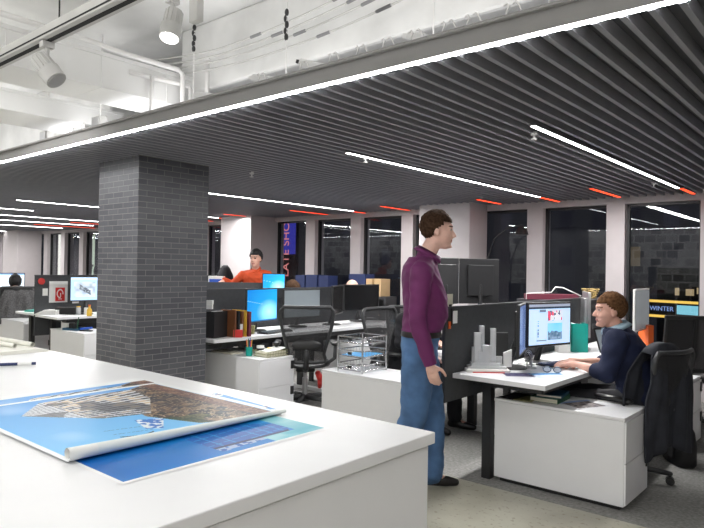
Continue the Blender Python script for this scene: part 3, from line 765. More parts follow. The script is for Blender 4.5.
# jacket over the chair of the seated man
def draped(name, label, cat, loc, rz, w, ztop, zbot, thick, material, flare=.1, nf=7):
    t = MB(); rows = 16; cols = 33; fr = []
    for side in (0, 1):
        for i in range(rows+1):
            v = i/rows; z = ztop-(ztop-zbot)*v
            r = []
            for k in range(cols):
                u = 2*k/(cols-1)-1
                ww = w*(1+flare*v)*(.66+.34*min(1, v*2.2)**.7)
                fold = (.020*math.sin(u*nf+v*2+side)+.010*math.sin(u*nf*2.3-v*3+side*2))*min(1, v*2.5)
                top = -.06*abs(u)**2.2
                zz = z+top*(1-v)+.035*math.sin(u*3.5+1)*v
                x = (-.028-thick*min(1, v*4) if side == 0 else .03+thick*1.1*min(1, v*4)) + fold - .06*v*0
                r.append(V((x, ww*u, zz if not (side == 1) else ztop+(zz-ztop)*.85)))
            fr.append(r)
    A = fr[:rows+1]; B = fr[rows+1:]
    rings = []
    allr = A[::-1]+B
    vs = [p for r in allr for p in r]; n = cols
    fs = [(i*n+k, i*n+k+1, (i+1)*n+k+1, (i+1)*n+k) for i in range(len(allr)-1) for k in range(n-1)]
    t.add(vs, fs)
    o = t.build(name, material, smooth=True, loc=loc, rz=rz)
    s = o.modifiers.new('thickness', 'SOLIDIFY'); s.thickness = .012; s.offset = 1
    return tag(o, label, cat)

# ------------------------------------------------------------------ people
def remeshed(mb, voxel, smooth_it=4, disp=None):
    me = mb.mesh('tmp', M['skin']); o = bpy.data.objects.new('tmp', me); COL.objects.link(o)
    r = o.modifiers.new('r', 'REMESH'); r.mode = 'VOXEL'; r.voxel_size = voxel
    if smooth_it:
        s = o.modifiers.new('s', 'SMOOTH'); s.factor = .5; s.iterations = smooth_it
    bpy.context.view_layer.update()
    m2 = bpy.data.meshes.new_from_object(o.evaluated_get(bpy.context.evaluated_depsgraph_get()))
    bpy.data.objects.remove(o)
    for p in m2.polygons: p.use_smooth = True
    if disp:
        ns = [v.normal.copy() for v in m2.vertices]
        for v, n in zip(m2.vertices, ns): v.co += n*disp(v.co)
    return m2
def put(me, name, mats, parent, pick=None):
    me.materials.clear()
    for m in mats: me.materials.append(m)
    for p in me.polygons: p.material_index = pick(p.center) if pick else 0
    o = bpy.data.objects.new(name, me); COL.objects.link(o); o.parent = parent; return o
def frame(f, up=(0, 0, 1)):
    f = V(f).normalized(); l = V(up).cross(f).normalized(); u = f.cross(l); return Matrix((f, l, u)).transposed()
def add_head(b, c, R, s=1.0):
    c = V(c); T = lambda p: c + R @ (V(p)*s)
    E = lambda p, r: b.ell(T(p), tuple(x*s for x in r), R)
    E((-.018, 0, .030), (.098, .077, .092)); E((.022, 0, -.025), (.068, .064, .088)); E((.045, 0, -.088), (.040, .040, .030))
    E((.052, 0, -.062), (.036, .046, .030)); E((.062, 0, .030), (.030, .052, .030)); E((.04, .035, -.03), (.042, .026, .03)); E((.04, -.035, -.03), (.042, .026, .03))
    b.cap(T((.086, 0, .008)), .0085*s, T((.108, 0, -.028)), .0125*s); E((.098, .011, -.032), (.011, .008, .008)); E((.098, -.011, -.032), (.011, .008, .008))
    E((.084, 0, -.058), (.012, .024, .007)); E((.082, 0, -.068), (.012, .021, .007)); E((.080, 0, -.098), (.015, .018, .014))
    for q in (-1, 1):
        E((-.012, .076*q, -.008), (.020, .010, .030)); E((-.004, .080*q, -.028), (.010, .008, .012))
        E((.070, .031*q, .010), (.012, .016, .010)); b.cap(T((.088, .012*q, .028)), .006*s, T((.074, .046*q, .029)), .005*s)
def head_pick(c, R, s, mats_idx):
    c = V(c); Ri = R.transposed()
    def f(p):
        q = (Ri @ (p-c))/s
        if q.x > .05:
            for g in (-1, 1):
                dy, dz = q.y-.031*g, q.z-.010
                if (dy/.014)**2+(dz/.0055)**2 < 1: return mats_idx['eye'] if abs(dy) < .009 else mats_idx['eyew']
                if abs(q.y-.031*g) < .022 and abs(q.z-(.031-.15*(abs(q.y)-.03)**2*10)) < .0038 and q.x > .06: return mats_idx['brow']
            if q.x > .07 and abs(q.y) < .022 and -.073 < q.z < -.054: return mats_idx['lip']
        return mats_idx['skin']
    return f
def hair_mesh(c, R, s, style):
    b = MB(); c = V(c)
    NU, NV = 44, 26; vs = []; keep = []
    for j in range(NV+1):
        ph = PI*j/NV
        for i in range(NU):
            t = 2*PI*i/NU; d = V((math.sin(ph)*math.cos(t), math.sin(ph)*math.sin(t), math.cos(ph)))
            n = vn(t*7+3, ph*9)*.010+vn(t*19, ph*25)*.006
            p = V((d.x*(.101+n), d.y*(.081+n*.7), d.z*(.097+n)))+V((-.019, 0, .034))
            vs.append(p)
    def ok(p):
        if style == 'bald': return p.x < -.03 and p.z < .03 and p.z > -.05
        if style == 'long': return (p.x < .045 and p.z > -.12) or p.z > .09
        front = .070 + .012*math.sin(p.y*40)
        line = .060 if p.x > .05 else .060-(.05-p.x)*1.05      # hairline dropping towards the nape
        if abs(p.y) > .06 and p.x > .0: line += .012
        return p.z > max(line, -.052) or (p.x > .05 and p.z > .070)
    fs = []
    for j in range(NV):
        for i in range(NU):
            q = (j*NU+i, j*NU+(i+1) % NU, (j+1)*NU+(i+1) % NU, (j+1)*NU+i)
            m = sum((vs[k] for k in q), V())/4
            if ok(m): fs.append(q)
    b.add([c+R @ (p*s) for p in vs], fs)
    return b
def add_hand(b, w, d, palm_n, s=1.0, curl=.5, side=1):
    """w wrist, d direction of the fingers, palm_n the way the palm faces; side=+1 puts the thumb on d x palm_n"""
    w, d, n = V(w), V(d).normalized(), V(palm_n).normalized(); n = (n-d*n.dot(d)).normalized(); l = d.cross(n)*side
    P = lambda a, q, z: w + (d*a+l*q+n*z)*s
    b.cap(P(-.01, 0, 0), .024*s, P(.03, .0, 0), .026*s)
    for q in (-.026, -.009, .009, .026): b.cap(P(.018, q*.8, 0), .015*s, P(.085-abs(q-.005)*.3, q, .003), .0125*s)
    for q, L, r in ((.029, .066, .0092), (.010, .074, .0095), (-.010, .069, .0092), (-.028, .054, .0085)):
        k = P(.088-abs(q-.005)*.3, q, .003); a1 = curl*.7; a2 = curl*1.6; a3 = curl*2.3
        p1 = k+(d*math.cos(a1)+n*math.sin(a1)+l*q*2)*L*.48*s; p2 = p1+(d*math.cos(a2)+n*math.sin(a2))*L*.32*s; p3 = p2+(d*math.cos(a3)+n*math.sin(a3))*L*.24*s
        b.cap(k, r*1.08*s, p1, r*s, n=10); b.cap(p1, r*s, p2, r*.92*s, n=10); b.cap(p2, r*.92*s, p3, r*.8*s, n=10)
    k = P(.022, .026, .004); p1 = k+(d*.55+l*.75+n*.30).normalized()*.040*s; p2 = p1+(d*.85+l*.30+n*.42).normalized()*.032*s; p3 = p2+(d*.9+l*.05+n*.5).normalized()*.024*s
    b.cap(k, .0145*s, p1, .0115*s, n=10); b.cap(p1, .0115*s, p2, .0102*s, n=10); b.cap(p2, .0102*s, p3, .0085*s, n=10)
def ring(c, f, l, rf, rl, n=28, p=2.3):
    out = []
    for k in range(n):
        t = 2*PI*k/n; ct, st = math.cos(t), math.sin(t)
        out.append(V(c)+V(f)*(rf*math.copysign(abs(ct)**(2/p), ct))+V(l)*(rl*math.copysign(abs(st)**(2/p), st)))
    return out
def person(name, label, loc, rz, J, look):
    """J: joints in the local frame (+x the way the hips face, +y left); look: clothing and colours"""
    t = thing(name, label, 'person', loc, rz)
    s = J.get('hs', 1.0); hc = V(J['head']); HR = frame(J.get('gaze', (1, 0, 0)), J.get('hup', (0, 0, 1)))
    def torso(b, grow, clip=None):
        rs = []
        for c, rf, rl, yaw in J['torso']:
            if clip and c[2] < clip: c = (c[0], c[1], clip)
            if clip and rs and c[2] <= clip: continue
            f = V((math.cos(yaw), math.sin(yaw), 0)); l = V((-math.sin(yaw), math.cos(yaw), 0)); rs.append(ring(c, f, l, rf+grow, rl+grow))
        b.loft(rs)
    def arm(b, sd, g, upto=1.0, hand=True):
        S, Eb, W = (V(x) for x in J['arm'+sd])
        b.cap(S, .060+g, S.lerp(Eb, .55), .048+g); b.cap(S.lerp(Eb, .55), .048+g, Eb, .040+g)
        e = Eb.lerp(W, upto); b.cap(Eb, .041+g, Eb.lerp(e, .45), .039+g); b.cap(Eb.lerp(e, .45), .039+g, e, .027+g*1.3 if upto >= .95 else .036+g)
    def leg(b, sd, g, upto=1.0):
        H, K, A = (V(x) for x in J['leg'+sd])
        b.cap(H, .088+g, H.lerp(K, .5), .074+g); b.cap(H.lerp(K, .5), .074+g, K, .056+g); b.cap(K, .056+g, K.lerp(A, .35), .055+g*1.1); b.cap(K.lerp(A, .35), .055+g*1.1, K.lerp(A, upto), .036+g*1.9)
    # body: one continuous surface
    b = MB(); add_head(b, hc, HR, s)
    nk = V(J['neck']); b.cap(nk, .058, hc+HR @ V((-.022, 0, -.065)), .054)
    torso(b, -.008); cl = nk-V((0, 0, .045))
    for sd in 'LR':
        b.cap(cl, .055, V(J['arm'+sd][0]), .052); arm(b, sd, -.004)
        W = V(J['arm'+sd][2]); hd = J['hand'+sd]; add_hand(b, W+V(hd[0]).normalized()*.025, hd[0], hd[1], 1.0, hd[2], hd[3])
        leg(b, sd, -.004); A = V(J['leg'+sd][2]); toe = V(J['toe'+sd]).normalized(); b.cap(A-V((0, 0, .03)), .035, A+toe*.13-V((0, 0, .055)), .025)
    if 'rest' in J: b.chain(*J['rest'])
    me = remeshed(b, J.get('voxel', .0068), 2)
    mats = [M[look['skin']], M['eye'], M['eyew'], M['lip'], M[look['hair']]]
    put(me, 'body', mats, t, head_pick(hc, HR, s, dict(skin=0, eye=1, eyew=2, lip=3, brow=4)))
    # hair
    if look.get('hairstyle') != 'none':
        h = hair_mesh(hc, HR, s, look.get('hairstyle', 'short')).build('hair', M[look['hair']], t, smooth=True)
        m = h.modifiers.new('t', 'SOLIDIFY'); m.thickness = .007; m.offset = -1
    # upper garment
    g = look.get('grow', .012)
    b = MB(); torso(b, g, look.get('clip'))
    for sd in 'LR':
        b.cap(cl-V((0, 0, .01)), .062, V(J['arm'+sd][0]), .058+g); arm(b, sd, g, look.get('sleeve', 1.0))
    b.cap(nk-V((0, 0, .06)), .075, nk-V((.01, 0, .02)), .066)
    wr = lambda p: .0022*math.sin(p.z*48+p.x*24+3*math.sin(p.y*18))+.0016*math.sin(p.z*85+p.y*60+p.x*50)
    put(remeshed(b, .010, 3, wr), look.get('topname', 'shirt'), [M[look['top']]], t)
    if look.get('collar'):
        c = MB(); dirn = (hc-nk); base = nk-V((0, 0, look.get('cdrop', .012))); up = dirn.normalized()
        n = 24; tl = look.get('tilt', .5); q = look.get('crad', 1.0); base = base+HR @ V((look.get('cfwd', 0), 0, 0))
        r1 = ring(base, HR @ V((1, 0, 0)), HR @ V((0, 1, 0)), .076*q, .072*q, n, 2); r2 = ring(base+up*.04, HR @ V((1, 0, 0)), HR @ V((0, 1, 0)), .070*q, .064*q, n, 2); r3 = ring(base-up*.006, HR @ V((1, 0, 0)), HR @ V((0, 1, 0)), .090*q, .086*q, n, 2)
        fx = HR @ V((1, 0, 0))
        vs = [p-V((0, 0, tl*(p-base).dot(fx))) for p in r3+r2+r1]; fs = [(i, (i+1) % n, n+(i+1) % n, n+i) for i in range(n)]+[(n+i, n+(i+1) % n, 2*n+(i+1) % n, 2*n+i) for i in range(n)]
        c.add(vs, fs); o = c.build('collar', M[look['collar']], t, smooth=True); m = o.modifiers.new('t', 'SOLIDIFY'); m.thickness = .004
    if look.get('cuff'):
        for sd in 'LR':
            S, Eb, W = (V(x) for x in J['arm'+sd]); u = look.get('sleeve', 1.0); e = Eb.lerp(W, u); d = (W-Eb).normalized()
            MB().cyl(e-d*.015, e+d*.035, .044, .040, 20, cap=False).build('cuff', M[look['cuff']], t, smooth=True)
    # trousers
    b = MB(); pel = J['torso'][0]; pc = V(pel[0]); f = V((math.cos(pel[3]), math.sin(pel[3]), 0)); l = V((-math.sin(pel[3]), math.cos(pel[3]), 0))
    up = (V(J['torso'][1][0])-pc).normalized()
    b.loft([ring(pc-up*.10, f, l, pel[1]-.02, pel[2]-.03), ring(pc-up*.04, f, l, pel[1]+.012, pel[2]+.008), ring(pc+up*.02, f, l, pel[1]+.012, pel[2]+.01), ring(pc+up*look.get('rise', .08), f, l, pel[1]-.0, pel[2]+.004)])
    for sd in 'LR': leg(b, sd, look.get('leggrow', .016), .97)
    wr2 = lambda p: .0022*math.sin(p.z*42+p.x*30+2*math.sin(p.y*15))+.0014*math.sin(p.z*95+p.x*60+p.y*40)
    put(remeshed(b, .011, 3, wr2), 'trousers', [M[look['bottom']]], t)
    if look.get('belt'):
        n = 28; c = pc+up*look['belt_z']; o = MB(); r1 = ring(c-up*.018, f, l, pel[1]+.018, pel[2]+.020, n); r2 = ring(c+up*.018, f, l, pel[1]+.018, pel[2]+.020, n)
        o.add(r1+r2, [(i, (i+1) % n, n+(i+1) % n, n+i) for i in range(n)]); o.build('belt', M['belt'], t, smooth=True)
    for sd in 'LR':
        A = V(J['leg'+sd][2]); toe = V(J['toe'+sd]).normalized(); o = MB(); z = V((0, 0, 1))
        o.cap(A-toe*.035-z*.05, .034, A+toe*.11-z*.058, .036).cap(A+toe*.11-z*.058, .036, A+toe*.175-z*.066, .026).cap(A-toe*.02-z*.03, .040, A+toe*.05-z*.045, .036)
        k = remeshed(o, .009, 2)
        for v in k.vertices: v.co.z = max(v.co.z, A.z-.092)
        put(k, 'shoe', [M['leather']], t)
    return t
R_ = math.radians
# standing man in a purple shirt, seen in profile
J = dict(hs=1.0, head=(.10, 0, 1.705), gaze=(1, -.05, -.05), neck=(.03, 0, 1.555), voxel=.0075,
  torso=[((-.01, 0, .98), .112, .158, 0), ((0, 0, 1.06), .115, .150, 0), ((.025, 0, 1.14), .132, .156, 0), ((.02, 0, 1.26), .130, .168, 0), ((-.005, 0, 1.38), .118, .178, 0), ((-.018, 0, 1.465), .098, .165, 0), ((-.01, 0, 1.53), .066, .095, 0)],
  armL=((-.02, .185, 1.43), (-.02, .225, 1.14), (.03, .19, .89)), armR=((-.02, -.185, 1.43), (-.045, -.235, 1.13), (.035, -.225, .885)),
  handL=((.5, 0, -.85), (0, -1, 0), .6, -1), handR=((.25, 0, -.95), (.3, .95, 0), .55, 1),
  legL=((.0, .085, .90), (.085, .085, .50), (.075, .085, .10)), legR=((-.015, -.085, .90), (-.05, -.095, .50), (-.20, -.10, .115)), toeL=(1, .1, 0), toeR=(1, -.1, 0))
man1 = person('person', 'standing man in a purple shirt and blue jeans walking past the desks', (-2.315, 3.445, 0), R_(38), J,
  dict(skin='skin2', hair='hair_brown', top='purple', collar='purple', cuff='purple', bottom='denim', belt=True, belt_z=.055, rise=.075, sleeve=.96, grow=.014, clip=1.045, leggrow=.030))
# seated man in navy
def seated(hd, gaze, wl, wr, lean=.1, hands=None, hs=1.04):
    return dict(hs=hs, head=hd, gaze=gaze, neck=(hd[0]-.075, hd[1]*.8, hd[2]-.165), voxel=.0068,
      torso=[((-.05, 0, .55), .125, .175, 0), ((-.055, 0, .64), .125, .165, 0), ((-.045+lean*.2, 0, .74), .125, .165, 0), ((-.03+lean*.5, 0, .85), .128, .178, 0), ((-.02+lean*.9, 0, .95), .118, .185, 0), ((-.015+lean*1.15, 0, 1.02), .09, .16, 0), ((.0+lean*1.3, 0, 1.06), .06, .09, 0)],
      armL=((lean, .195, .985), wl[0], wl[1]), armR=((lean, -.195, .985), wr[0], wr[1]),
      handL=hands[0] if hands else ((1, -.5, -.1), (0, 0, -1), .45, 1), handR=hands[1] if hands else ((1, .5, -.1), (0, 0, -1), .45, -1),
      legL=((-.02, .10, .54), (.42, .13, .54), (.40, .13, .10)), legR=((-.02, -.10, .54), (.42, -.13, .54), (.36, -.14, .10)), toeL=(1, .1, 0), toeR=(1, -.1, 0))
J = seated((.145, .02, 1.175), (.92, .38, -.02), ((.13, .285, .765), (.345, .14, .795)), ((.13, -.265, .765), (.36, -.02, .795)), .08,
           (((.8, -.55, -.15), (.1, 0, -1), .5, -1), ((.85, .5, -.02), (0, 0, -1), .35, 1)), 1.0)
man2 = person('person', 'seated man in a navy sweater with his hands together on the desk edge', (-1.37, 4.68, 0), R_(193), J,
  dict(skin='skin', hair='hair_light', top='navy', topname='sweater', collar='lightblue', cuff='lightblue', bottom='trouser', sleeve=.30, grow=.024, cdrop=-.046, crad=1.14, cfwd=.03, tilt=.38))
# man in orange leaning on a screen
J = dict(hs=1.08, head=(.20, 0, 1.575), gaze=(.9, -.45, -.08), neck=(.12, 0, 1.42), voxel=.009,
  torso=[((-.06, 0, .92), .115, .16, 0), ((-.02, 0, 1.0), .118, .158, 0), ((.02, 0, 1.08), .12, .16, 0), ((.05, 0, 1.18), .125, .175, 0), ((.08, 0, 1.28), .12, .185, 0), ((.095, 0, 1.35), .10, .165, 0), ((.11, 0, 1.39), .06, .09, 0)],
  armL=((.08, .195, 1.32), (.06, .30, 1.06), (.20, .26, .86)), armR=((.08, -.195, 1.31), (-.02, -.36, 1.16), (.10, -.47, 1.235)),
  handL=((.4, 0, -.9), (0, -1, 0), .5, -1), handR=((.6, -.6, -.25), (0, 0, -1), .3, 1),
  legL=((-.06, .09, .85), (.02, .10, .48), (-.04, .10, .10)), legR=((-.06, -.09, .85), (.0, -.10, .48), (-.06, -.10, .10)), toeL=(1, .1, 0), toeR=(1, -.1, 0))
person('person', 'man in an orange sweater leaning on a desk screen in the back', (-7.62, 6.62, 0), R_(-40), J,
  dict(skin='skin', hair='hair_black', top='orange', topname='sweater', collar='orange', bottom='trouser', grow=.016))
# woman with dark hair seen from behind at far left, one person hidden behind the standing man, and two heads behind the screens
std = lambda: seated((.06, 0, 1.19), (1, 0, -.1), ((.08, .27, .78), (.34, .12, .80)), ((.08, -.27, .78), (.34, -.12, .80)), .06)
J = std(); J['voxel'] = .011; J['head'] = (.06, 0, 1.115)
person('person', 'dark haired woman seated with her back turned at the far left', (-11.0, 4.36, 0), R_(165), J, dict(skin='skin', hair='hair_black', hairstyle='long', top='trouser', bottom='trouser'))
J = std(); J['voxel'] = .010; J['legL'] = ((-.02, .10, .54), (.42, .10, .54), (.44, .10, .10)); J['toeL'] = (1, .35, 0)
person('person', 'person in black trousers and shoes seated behind the standing man', (-3.43, 4.91, 0), R_(0), J, dict(skin='skin', hair='hair_black', top='trouser', bottom='trouser'))
J = std(); J['voxel'] = .011; J['head'] = (.06, 0, 1.15)
person('person', 'bald person whose head shows above the black monitors', (-6.25, 7.33, 0), R_(0), J, dict(skin='skin2', hair='hair_light', hairstyle='none', top='trouser', bottom='trouser'))
J = std(); J['voxel'] = .011; J['head'] = (.06, 0, 1.13)
person('person', 'dark haired person whose head shows above the grey monitor', (-6.12, 6.02, 0), R_(175), J, dict(skin='skin2', hair='hair_brown', top='trouser', bottom='trouser'))
# jackets
draped('jacket', 'charcoal jacket hanging over the back of the chair of the man in navy', 'jacket', (-1.150, 4.60, 0), R_(164), .26, .975, .27, .05, M['jacket'], .12)
draped('coat', 'grey tweed coat hung over the chair of the dark haired woman', 'coat', (-10.665, 4.27, 0), R_(165), .29, 1.07, .50, .06, M['tweed'], .1)

# ------------------------------------------------------------------ monitors
def webpage(u, v):
    if v > .93: return (.30, .34, .42)
    if v > .88: return (.03, .05, .08)
    c = (.50, .66, .86)
    if .44 < u < .80:
        if .58 < v < .84: c = ((.65, .08, .14) if vn(u*30, v*8) > .62 else ((.75, .78, .82) if vn(u*40+4, v*16) > .45 else (.12, .14, .2)))
        if .10 < v < .52: c = lerp((.10, .42, .70), (.30, .68, .85), vn(u*6, v*5)) if v > .28+.06*vn(u*20, 2) else lerp((.05, .12, .22), (.25, .36, .48), vn(u*35, v*20))
    if .20 < u < .23 and .14 < v < .62 and vn(3, v*40) > .4: c = (.15, .2, .28)
    if .24 < u < .40 and .80 < v < .86: c = (.15, .2, .28)
    if .18 < u < .42 and .08 < v < .11: c = (.2, .24, .3)
    return c
def bluedesk(u, v):
    c = lerp((.003, .18, .55), (.02, .42, .72), .5*u+.3*(1-v)); r = math.hypot(u-.72, v-.28)
    c = lerp(c, (.45, .85, .95), max(0, .42-r)*2.0*(0.6+.6*vn(u*4+v*3, v*3)))
    if abs(v-.55-.25*(.45-u)) < .008 and u < .5: c = lerp(c, (.4, .75, .9), .4)
    if v < .045: c = (.01, .12, .3)
    return c
def cadview(u, v):
    c = (.42, .60, .80)
    if v > .9: c = (.55, .72, .92)
    if .1 < u < .75 and .12 < v < .8: c = lerp((.30, .36, .42), (.62, .70, .76), vn(u*10, v*9))
    if abs(v-.2-.8*(.75-u)) < .10 and .25 < u < .6: c = (.08, .1, .13) if vn(u*50, v*50) > .35 else (.4, .45, .5)
    if u > .8 and vn(1, v*30) > .5: c = (.3, .42, .6)
    return c
def maildoc(u, v):
    c = (.72, .82, .93)
    if u < .3 and vn(u*4, v*40) > .55: c = (.45, .58, .75)
    if v > .93: c = (.25, .4, .65)
    return c
monitor((-2.01, 4.38), (-1.88, 4.88), 1.218, .335, 'lit monitor showing a web page with photos, in front of the seated man', webpage, grid=(90, 60), foot_off=.12)
monitor((-1.93, 4.08), (-2.075, 4.50), 1.215, .365, 'monitor seen nearly edge on, left of the lit web page monitor', lambda u, v: (.10, .16, .34), grid=(8, 6))
monitor((-5.15, 4.36), (-5.285, 4.93), 1.215, .375, 'lit monitor with a plain blue desktop right of the brick pillar', bluedesk, grid=(80, 54))
monitor((-5.29, 5.03), (-5.26, 5.62), 1.195, .345, 'grey monitor right of the blue desktop monitor', 'gscreen')
monitor((-5.06, 5.62), (-5.33, 6.12), 1.235, .36, 'black unlit monitor turned sideways, left one of the black pair', 'bscreen')
monitor((-5.36, 6.17), (-5.24, 6.76), 1.24, .35, 'black unlit monitor facing the camera, right one of the black pair', 'bscreen')
monitor((-2.83, 5.49), (-3.03, 5.11), 1.56, .42, 'tall monitor seen from behind, the one farther from the standing man', 'bscreen', foot_off=.05)
monitor((-3.035, 5.085), (-3.045, 4.62), 1.56, .42, 'tall monitor seen from behind, the one beside the standing man', 'bscreen', foot_off=.06)
monitor((-1.98, 5.60), (-2.19, 6.02), 1.27, .40, 'silver edged monitor seen from the side behind the face of the seated man', 'bscreen', bezel='silver')
monitor((-1.76, 6.12), (-1.80, 6.72), 1.30, .40, 'white framed monitor with a grey screen behind the head of the seated man', 'gscreen', bezel='white_metal')
monitor((-8.62, 4.13), (-8.58, 4.62), 1.275, .35, 'lit monitor showing a grey drawing left of the brick pillar', cadview, grid=(70, 46))
monitor((-12.0, 4.30), (-12.0, 4.92), 1.27, .40, 'bright lit monitor in front of the dark haired woman', maildoc, grid=(40, 30))
monitor((-7.16, 6.36), (-6.93, 6.62), 1.355, .30, 'small monitor with a blue desktop beside the man in orange', bluedesk, grid=(40, 30), foot_off=.06)
# ------------------------------------------------------------------ items on the seated man's desk
t = thing('tower_model', 'translucent white model of a cluster of towers on the desk corner', 'architectural model', (-2.165, 4.03, DZ+.021), R_(40))
MB().prism([(-.135, -.07), (.135, -.085), (.14, .07), (-.125, .085)], 0, .014).prism([(-.105, -.055), (.10, -.06), (.105, .055), (-.10, .065)], .014, .035).prism([(-.085, -.045), (.03, -.05), (.04, .045), (-.08, .05)], .035, .05).build('plinth', M['model'], t)
for (x, y, w, d, h) in [(-.055, -.01, .055, .05, .245), (-.022, .02, .036, .04, .29), (.055, .0, .038, .04, .275), (-.07, .02, .045, .05, .14), (.005, -.02, .065, .05, .155), (-.02, -.03, .075, .03, .115), (.10, .02, .05, .04, .075)]:
    c = .25*w
    MB().prism([(x-w/2, y-d/2), (x+w/2-c, y-d/2), (x+w/2, y-d/2+c), (x+w/2, y+d/2), (x-w/2+c, y+d/2), (x-w/2, y+d/2-c)], .014, h).build('tower', M['model'], t)
def sheet(name, label, c, lx, ly, z, rz, material, cat='paper', th=.002, n=1, curl=0):
    o = MB()
    for k in range(n): o.bx(-lx/2+.004*(k % 2), lx/2+.003*(k % 3), -ly/2, ly/2, k*th, (k+1)*th*.96)
    return tag(o.build(name, M[material], loc=(c[0], c[1], z+.0008), rz=rz), label, cat)
sheet('portfolio', 'flat white portfolio with a red edge under the tower model', (-2.16, 4.02), .30, .24, DZ, R_(40), 'paper', 'portfolio', .0095, 2)
tag(MB().bx(-.11, .11, -.002, 0, .0, .006).build('spine_band', M['red'], loc=(-2.165+.088, 4.03-.108, DZ+.0015), rz=R_(40)), 'thin red strip along the near edge of the white portfolio', 'strip')
t = thing('white_block', 'small upright white slab standing beside the tower model', 'model', (-2.055, 4.155, DZ+.0215), R_(40))
MB().prism([(-.028, -.012), (.028, -.012), (.028, .012), (-.028, .012)], 0, .10).add([(-.028, -.012, .10), (.028, -.012, .10), (.028, .012, .10), (-.028, .012, .10), (.028, -.012, .125), (.028, .012, .125)], [(0, 1, 4), (2, 3, 5), (0, 4, 5, 3), (1, 2, 5, 4)]).build('slab', M['paper'], t)
def darkprint(u, v): return lerp((.03, .035, .09), (.16, .14, .24), vn(u*9, v*7)) if .03 < u < .97 and .03 < v < .97 else (.3, .3, .34)
def flatprint(name, label, c, lx, ly, z, rz, f, n=(30, 22), cat='print'):
    R = rotz(rz); o = painted(name, n[0], n[1], lambda u, v: V((c[0], c[1], z+.0015))+R @ V(((u-.5)*lx, (v-.5)*ly, 0)), f, VM['matt']); return tag(o, label, cat)
flatprint('postcard', 'dark purple printed card on the desk in front of the black stand', (-1.90, 4.01), .20, .15, DZ, R_(40), darkprint)
flatprint('note_sheet', 'pale blue note sheet under the folded glasses', (-1.735, 4.13), .24, .18, DZ, R_(50), lambda u, v: (.62, .70, .88) if v < .7 else (.10, .32, .65))
t = thing('glasses', 'blue rimmed glasses lying folded on the pale blue note sheet', 'glasses', (-1.76, 4.24, DZ+.006), R_(25))
g = MB()
for q in (-1, 1):
    g.tube([(q*.034+.026*math.cos(a), .0, .020+.018*math.sin(a)) for a in [2*PI*k/16 for k in range(16)]], .0026, 6, closed=True)
g.tube([(-.010, 0, .024), (0, 0, .028), (.010, 0, .024)], .0024, 6); g.build('rim', M['dblue'], t, smooth=True)
for q in (-1, 1): MB().tube([(q*.060, 0, .026), (q*.062, .05, .022), (q*.058, .11, .012), (q*.055, .13, 0)], .0026, 6).build('temple', M['dblue'], t, smooth=True)
for q in (-1, 1): MB().cyl((q*.034, -.0006, .020), (q*.034, .0006, .020), .024, n=18).build('lens', M['model'], t)
def keyboard(loc, rz, label, m='dgrey'):
    t = thing('keyboard', label, 'keyboard', loc, rz)
    MB().bx(-.215, .215, -.075, .075, 0.0, .014).build('case', M['black'], t, bevel=.004)
    k = MB()
    for r in range(5):
        for c in range(15): k.bx(-.205+.0273*c, -.205+.0273*c+.023, -.066+.026*r, -.066+.026*r+.022, .014, .020)
    k.build('keys', M[m], t)
keyboard((-1.875, 4.70, DZ), R_(75), 'black keyboard in front of the lit web page monitor', 'navy_box')
keyboard((-5.02, 4.66, DZ), R_(98), 'dark keyboard on the desk under the blue desktop monitor')
t = thing('desk_fan', 'small silver desk fan beside the lit web page monitor', 'fan', (-1.965, 4.335, DZ), R_(-35))
MB().lathe([(.045, 0), (.045, .006), (.02, .012)], n=20).cyl((0, .012, .01), (0, .012, .075), .006).build('stand', M['silver'], t)
for rr_ in (.03, .045, .058): MB().tube([(rr_*math.cos(a), -.012, .075+rr_*math.sin(a)) for a in [2*PI*k/20 for k in range(20)]], .002, 5, closed=True).build('grille', M['silver'], t)
MB().cyl((0, -.006, .075), (0, .012, .075), .016).build('motor', M['mgrey'], t)
for k in range(4):
    a = 2*PI*k/4; MB().add([(0, -.004, .075), (.05*math.cos(a), -.010, .075+.05*math.sin(a)), (.052*math.cos(a+.7), .002, .075+.052*math.sin(a+.7))], [(0, 1, 2)]).build('blade', M['fanblade'], t)
sheet('magazine', 'pale magazine lying beside the small desk fan', (-2.08, 4.62), .20, .26, DZ, R_(20), 'paper', 'magazine', .004, 2)
def upright(name, label, c, lx, ly, h, z, rz, material, cat, pages=None, group=None):
    t = thing(name, label, cat, (c[0], c[1], z), rz, group)
    if pages:
        MB().bx(-lx/2, -lx/2+.003, -ly/2, ly/2, 0, h).bx(lx/2-.003, lx/2, -ly/2, ly/2, 0, h).bx(-lx/2, lx/2, -ly/2, -ly/2+.004, 0, h).build('cover', M[material], t)
        MB().bx(-lx/2+.003, lx/2-.003, -ly/2+.004, ly/2-.006, .003, h-.005).build('pages', M['cream'], t)
    else:
        MB().bx(-lx/2, lx/2, -ly/2, ly/2, 0, .004).bx(-lx/2, -lx/2+.004, -ly/2, ly/2, .004, h).bx(lx/2-.004, lx/2, -ly/2, ly/2, .004, h).bx(-lx/2, lx/2, -ly/2, -ly/2+.004, .004, h).bx(-lx/2, lx/2, ly/2-.004, ly/2, .004, h*.6).build('holder', M[material], t, bevel=.001)
        f = MB()
        for k in range(3): f.bx(-lx/2+.01+.01*k, -lx/2+.014+.01*k, -ly/2+.008, ly/2-.008, .004, h*.9+.012*k)
        f.build('papers', M['paper'], t)
    return t
upright('file_holder', 'teal plastic file holder on the desk right of the web page monitor', (-2.10, 5.60), .14, .16, .25, DZ, R_(40), 'teal', 'file holder')
upright('file_holder', 'white file holder with cream papers between the web page monitor and the teal holder', (-2.16, 5.42), .10, .12, .27, DZ, R_(40), 'paper', 'file holder')
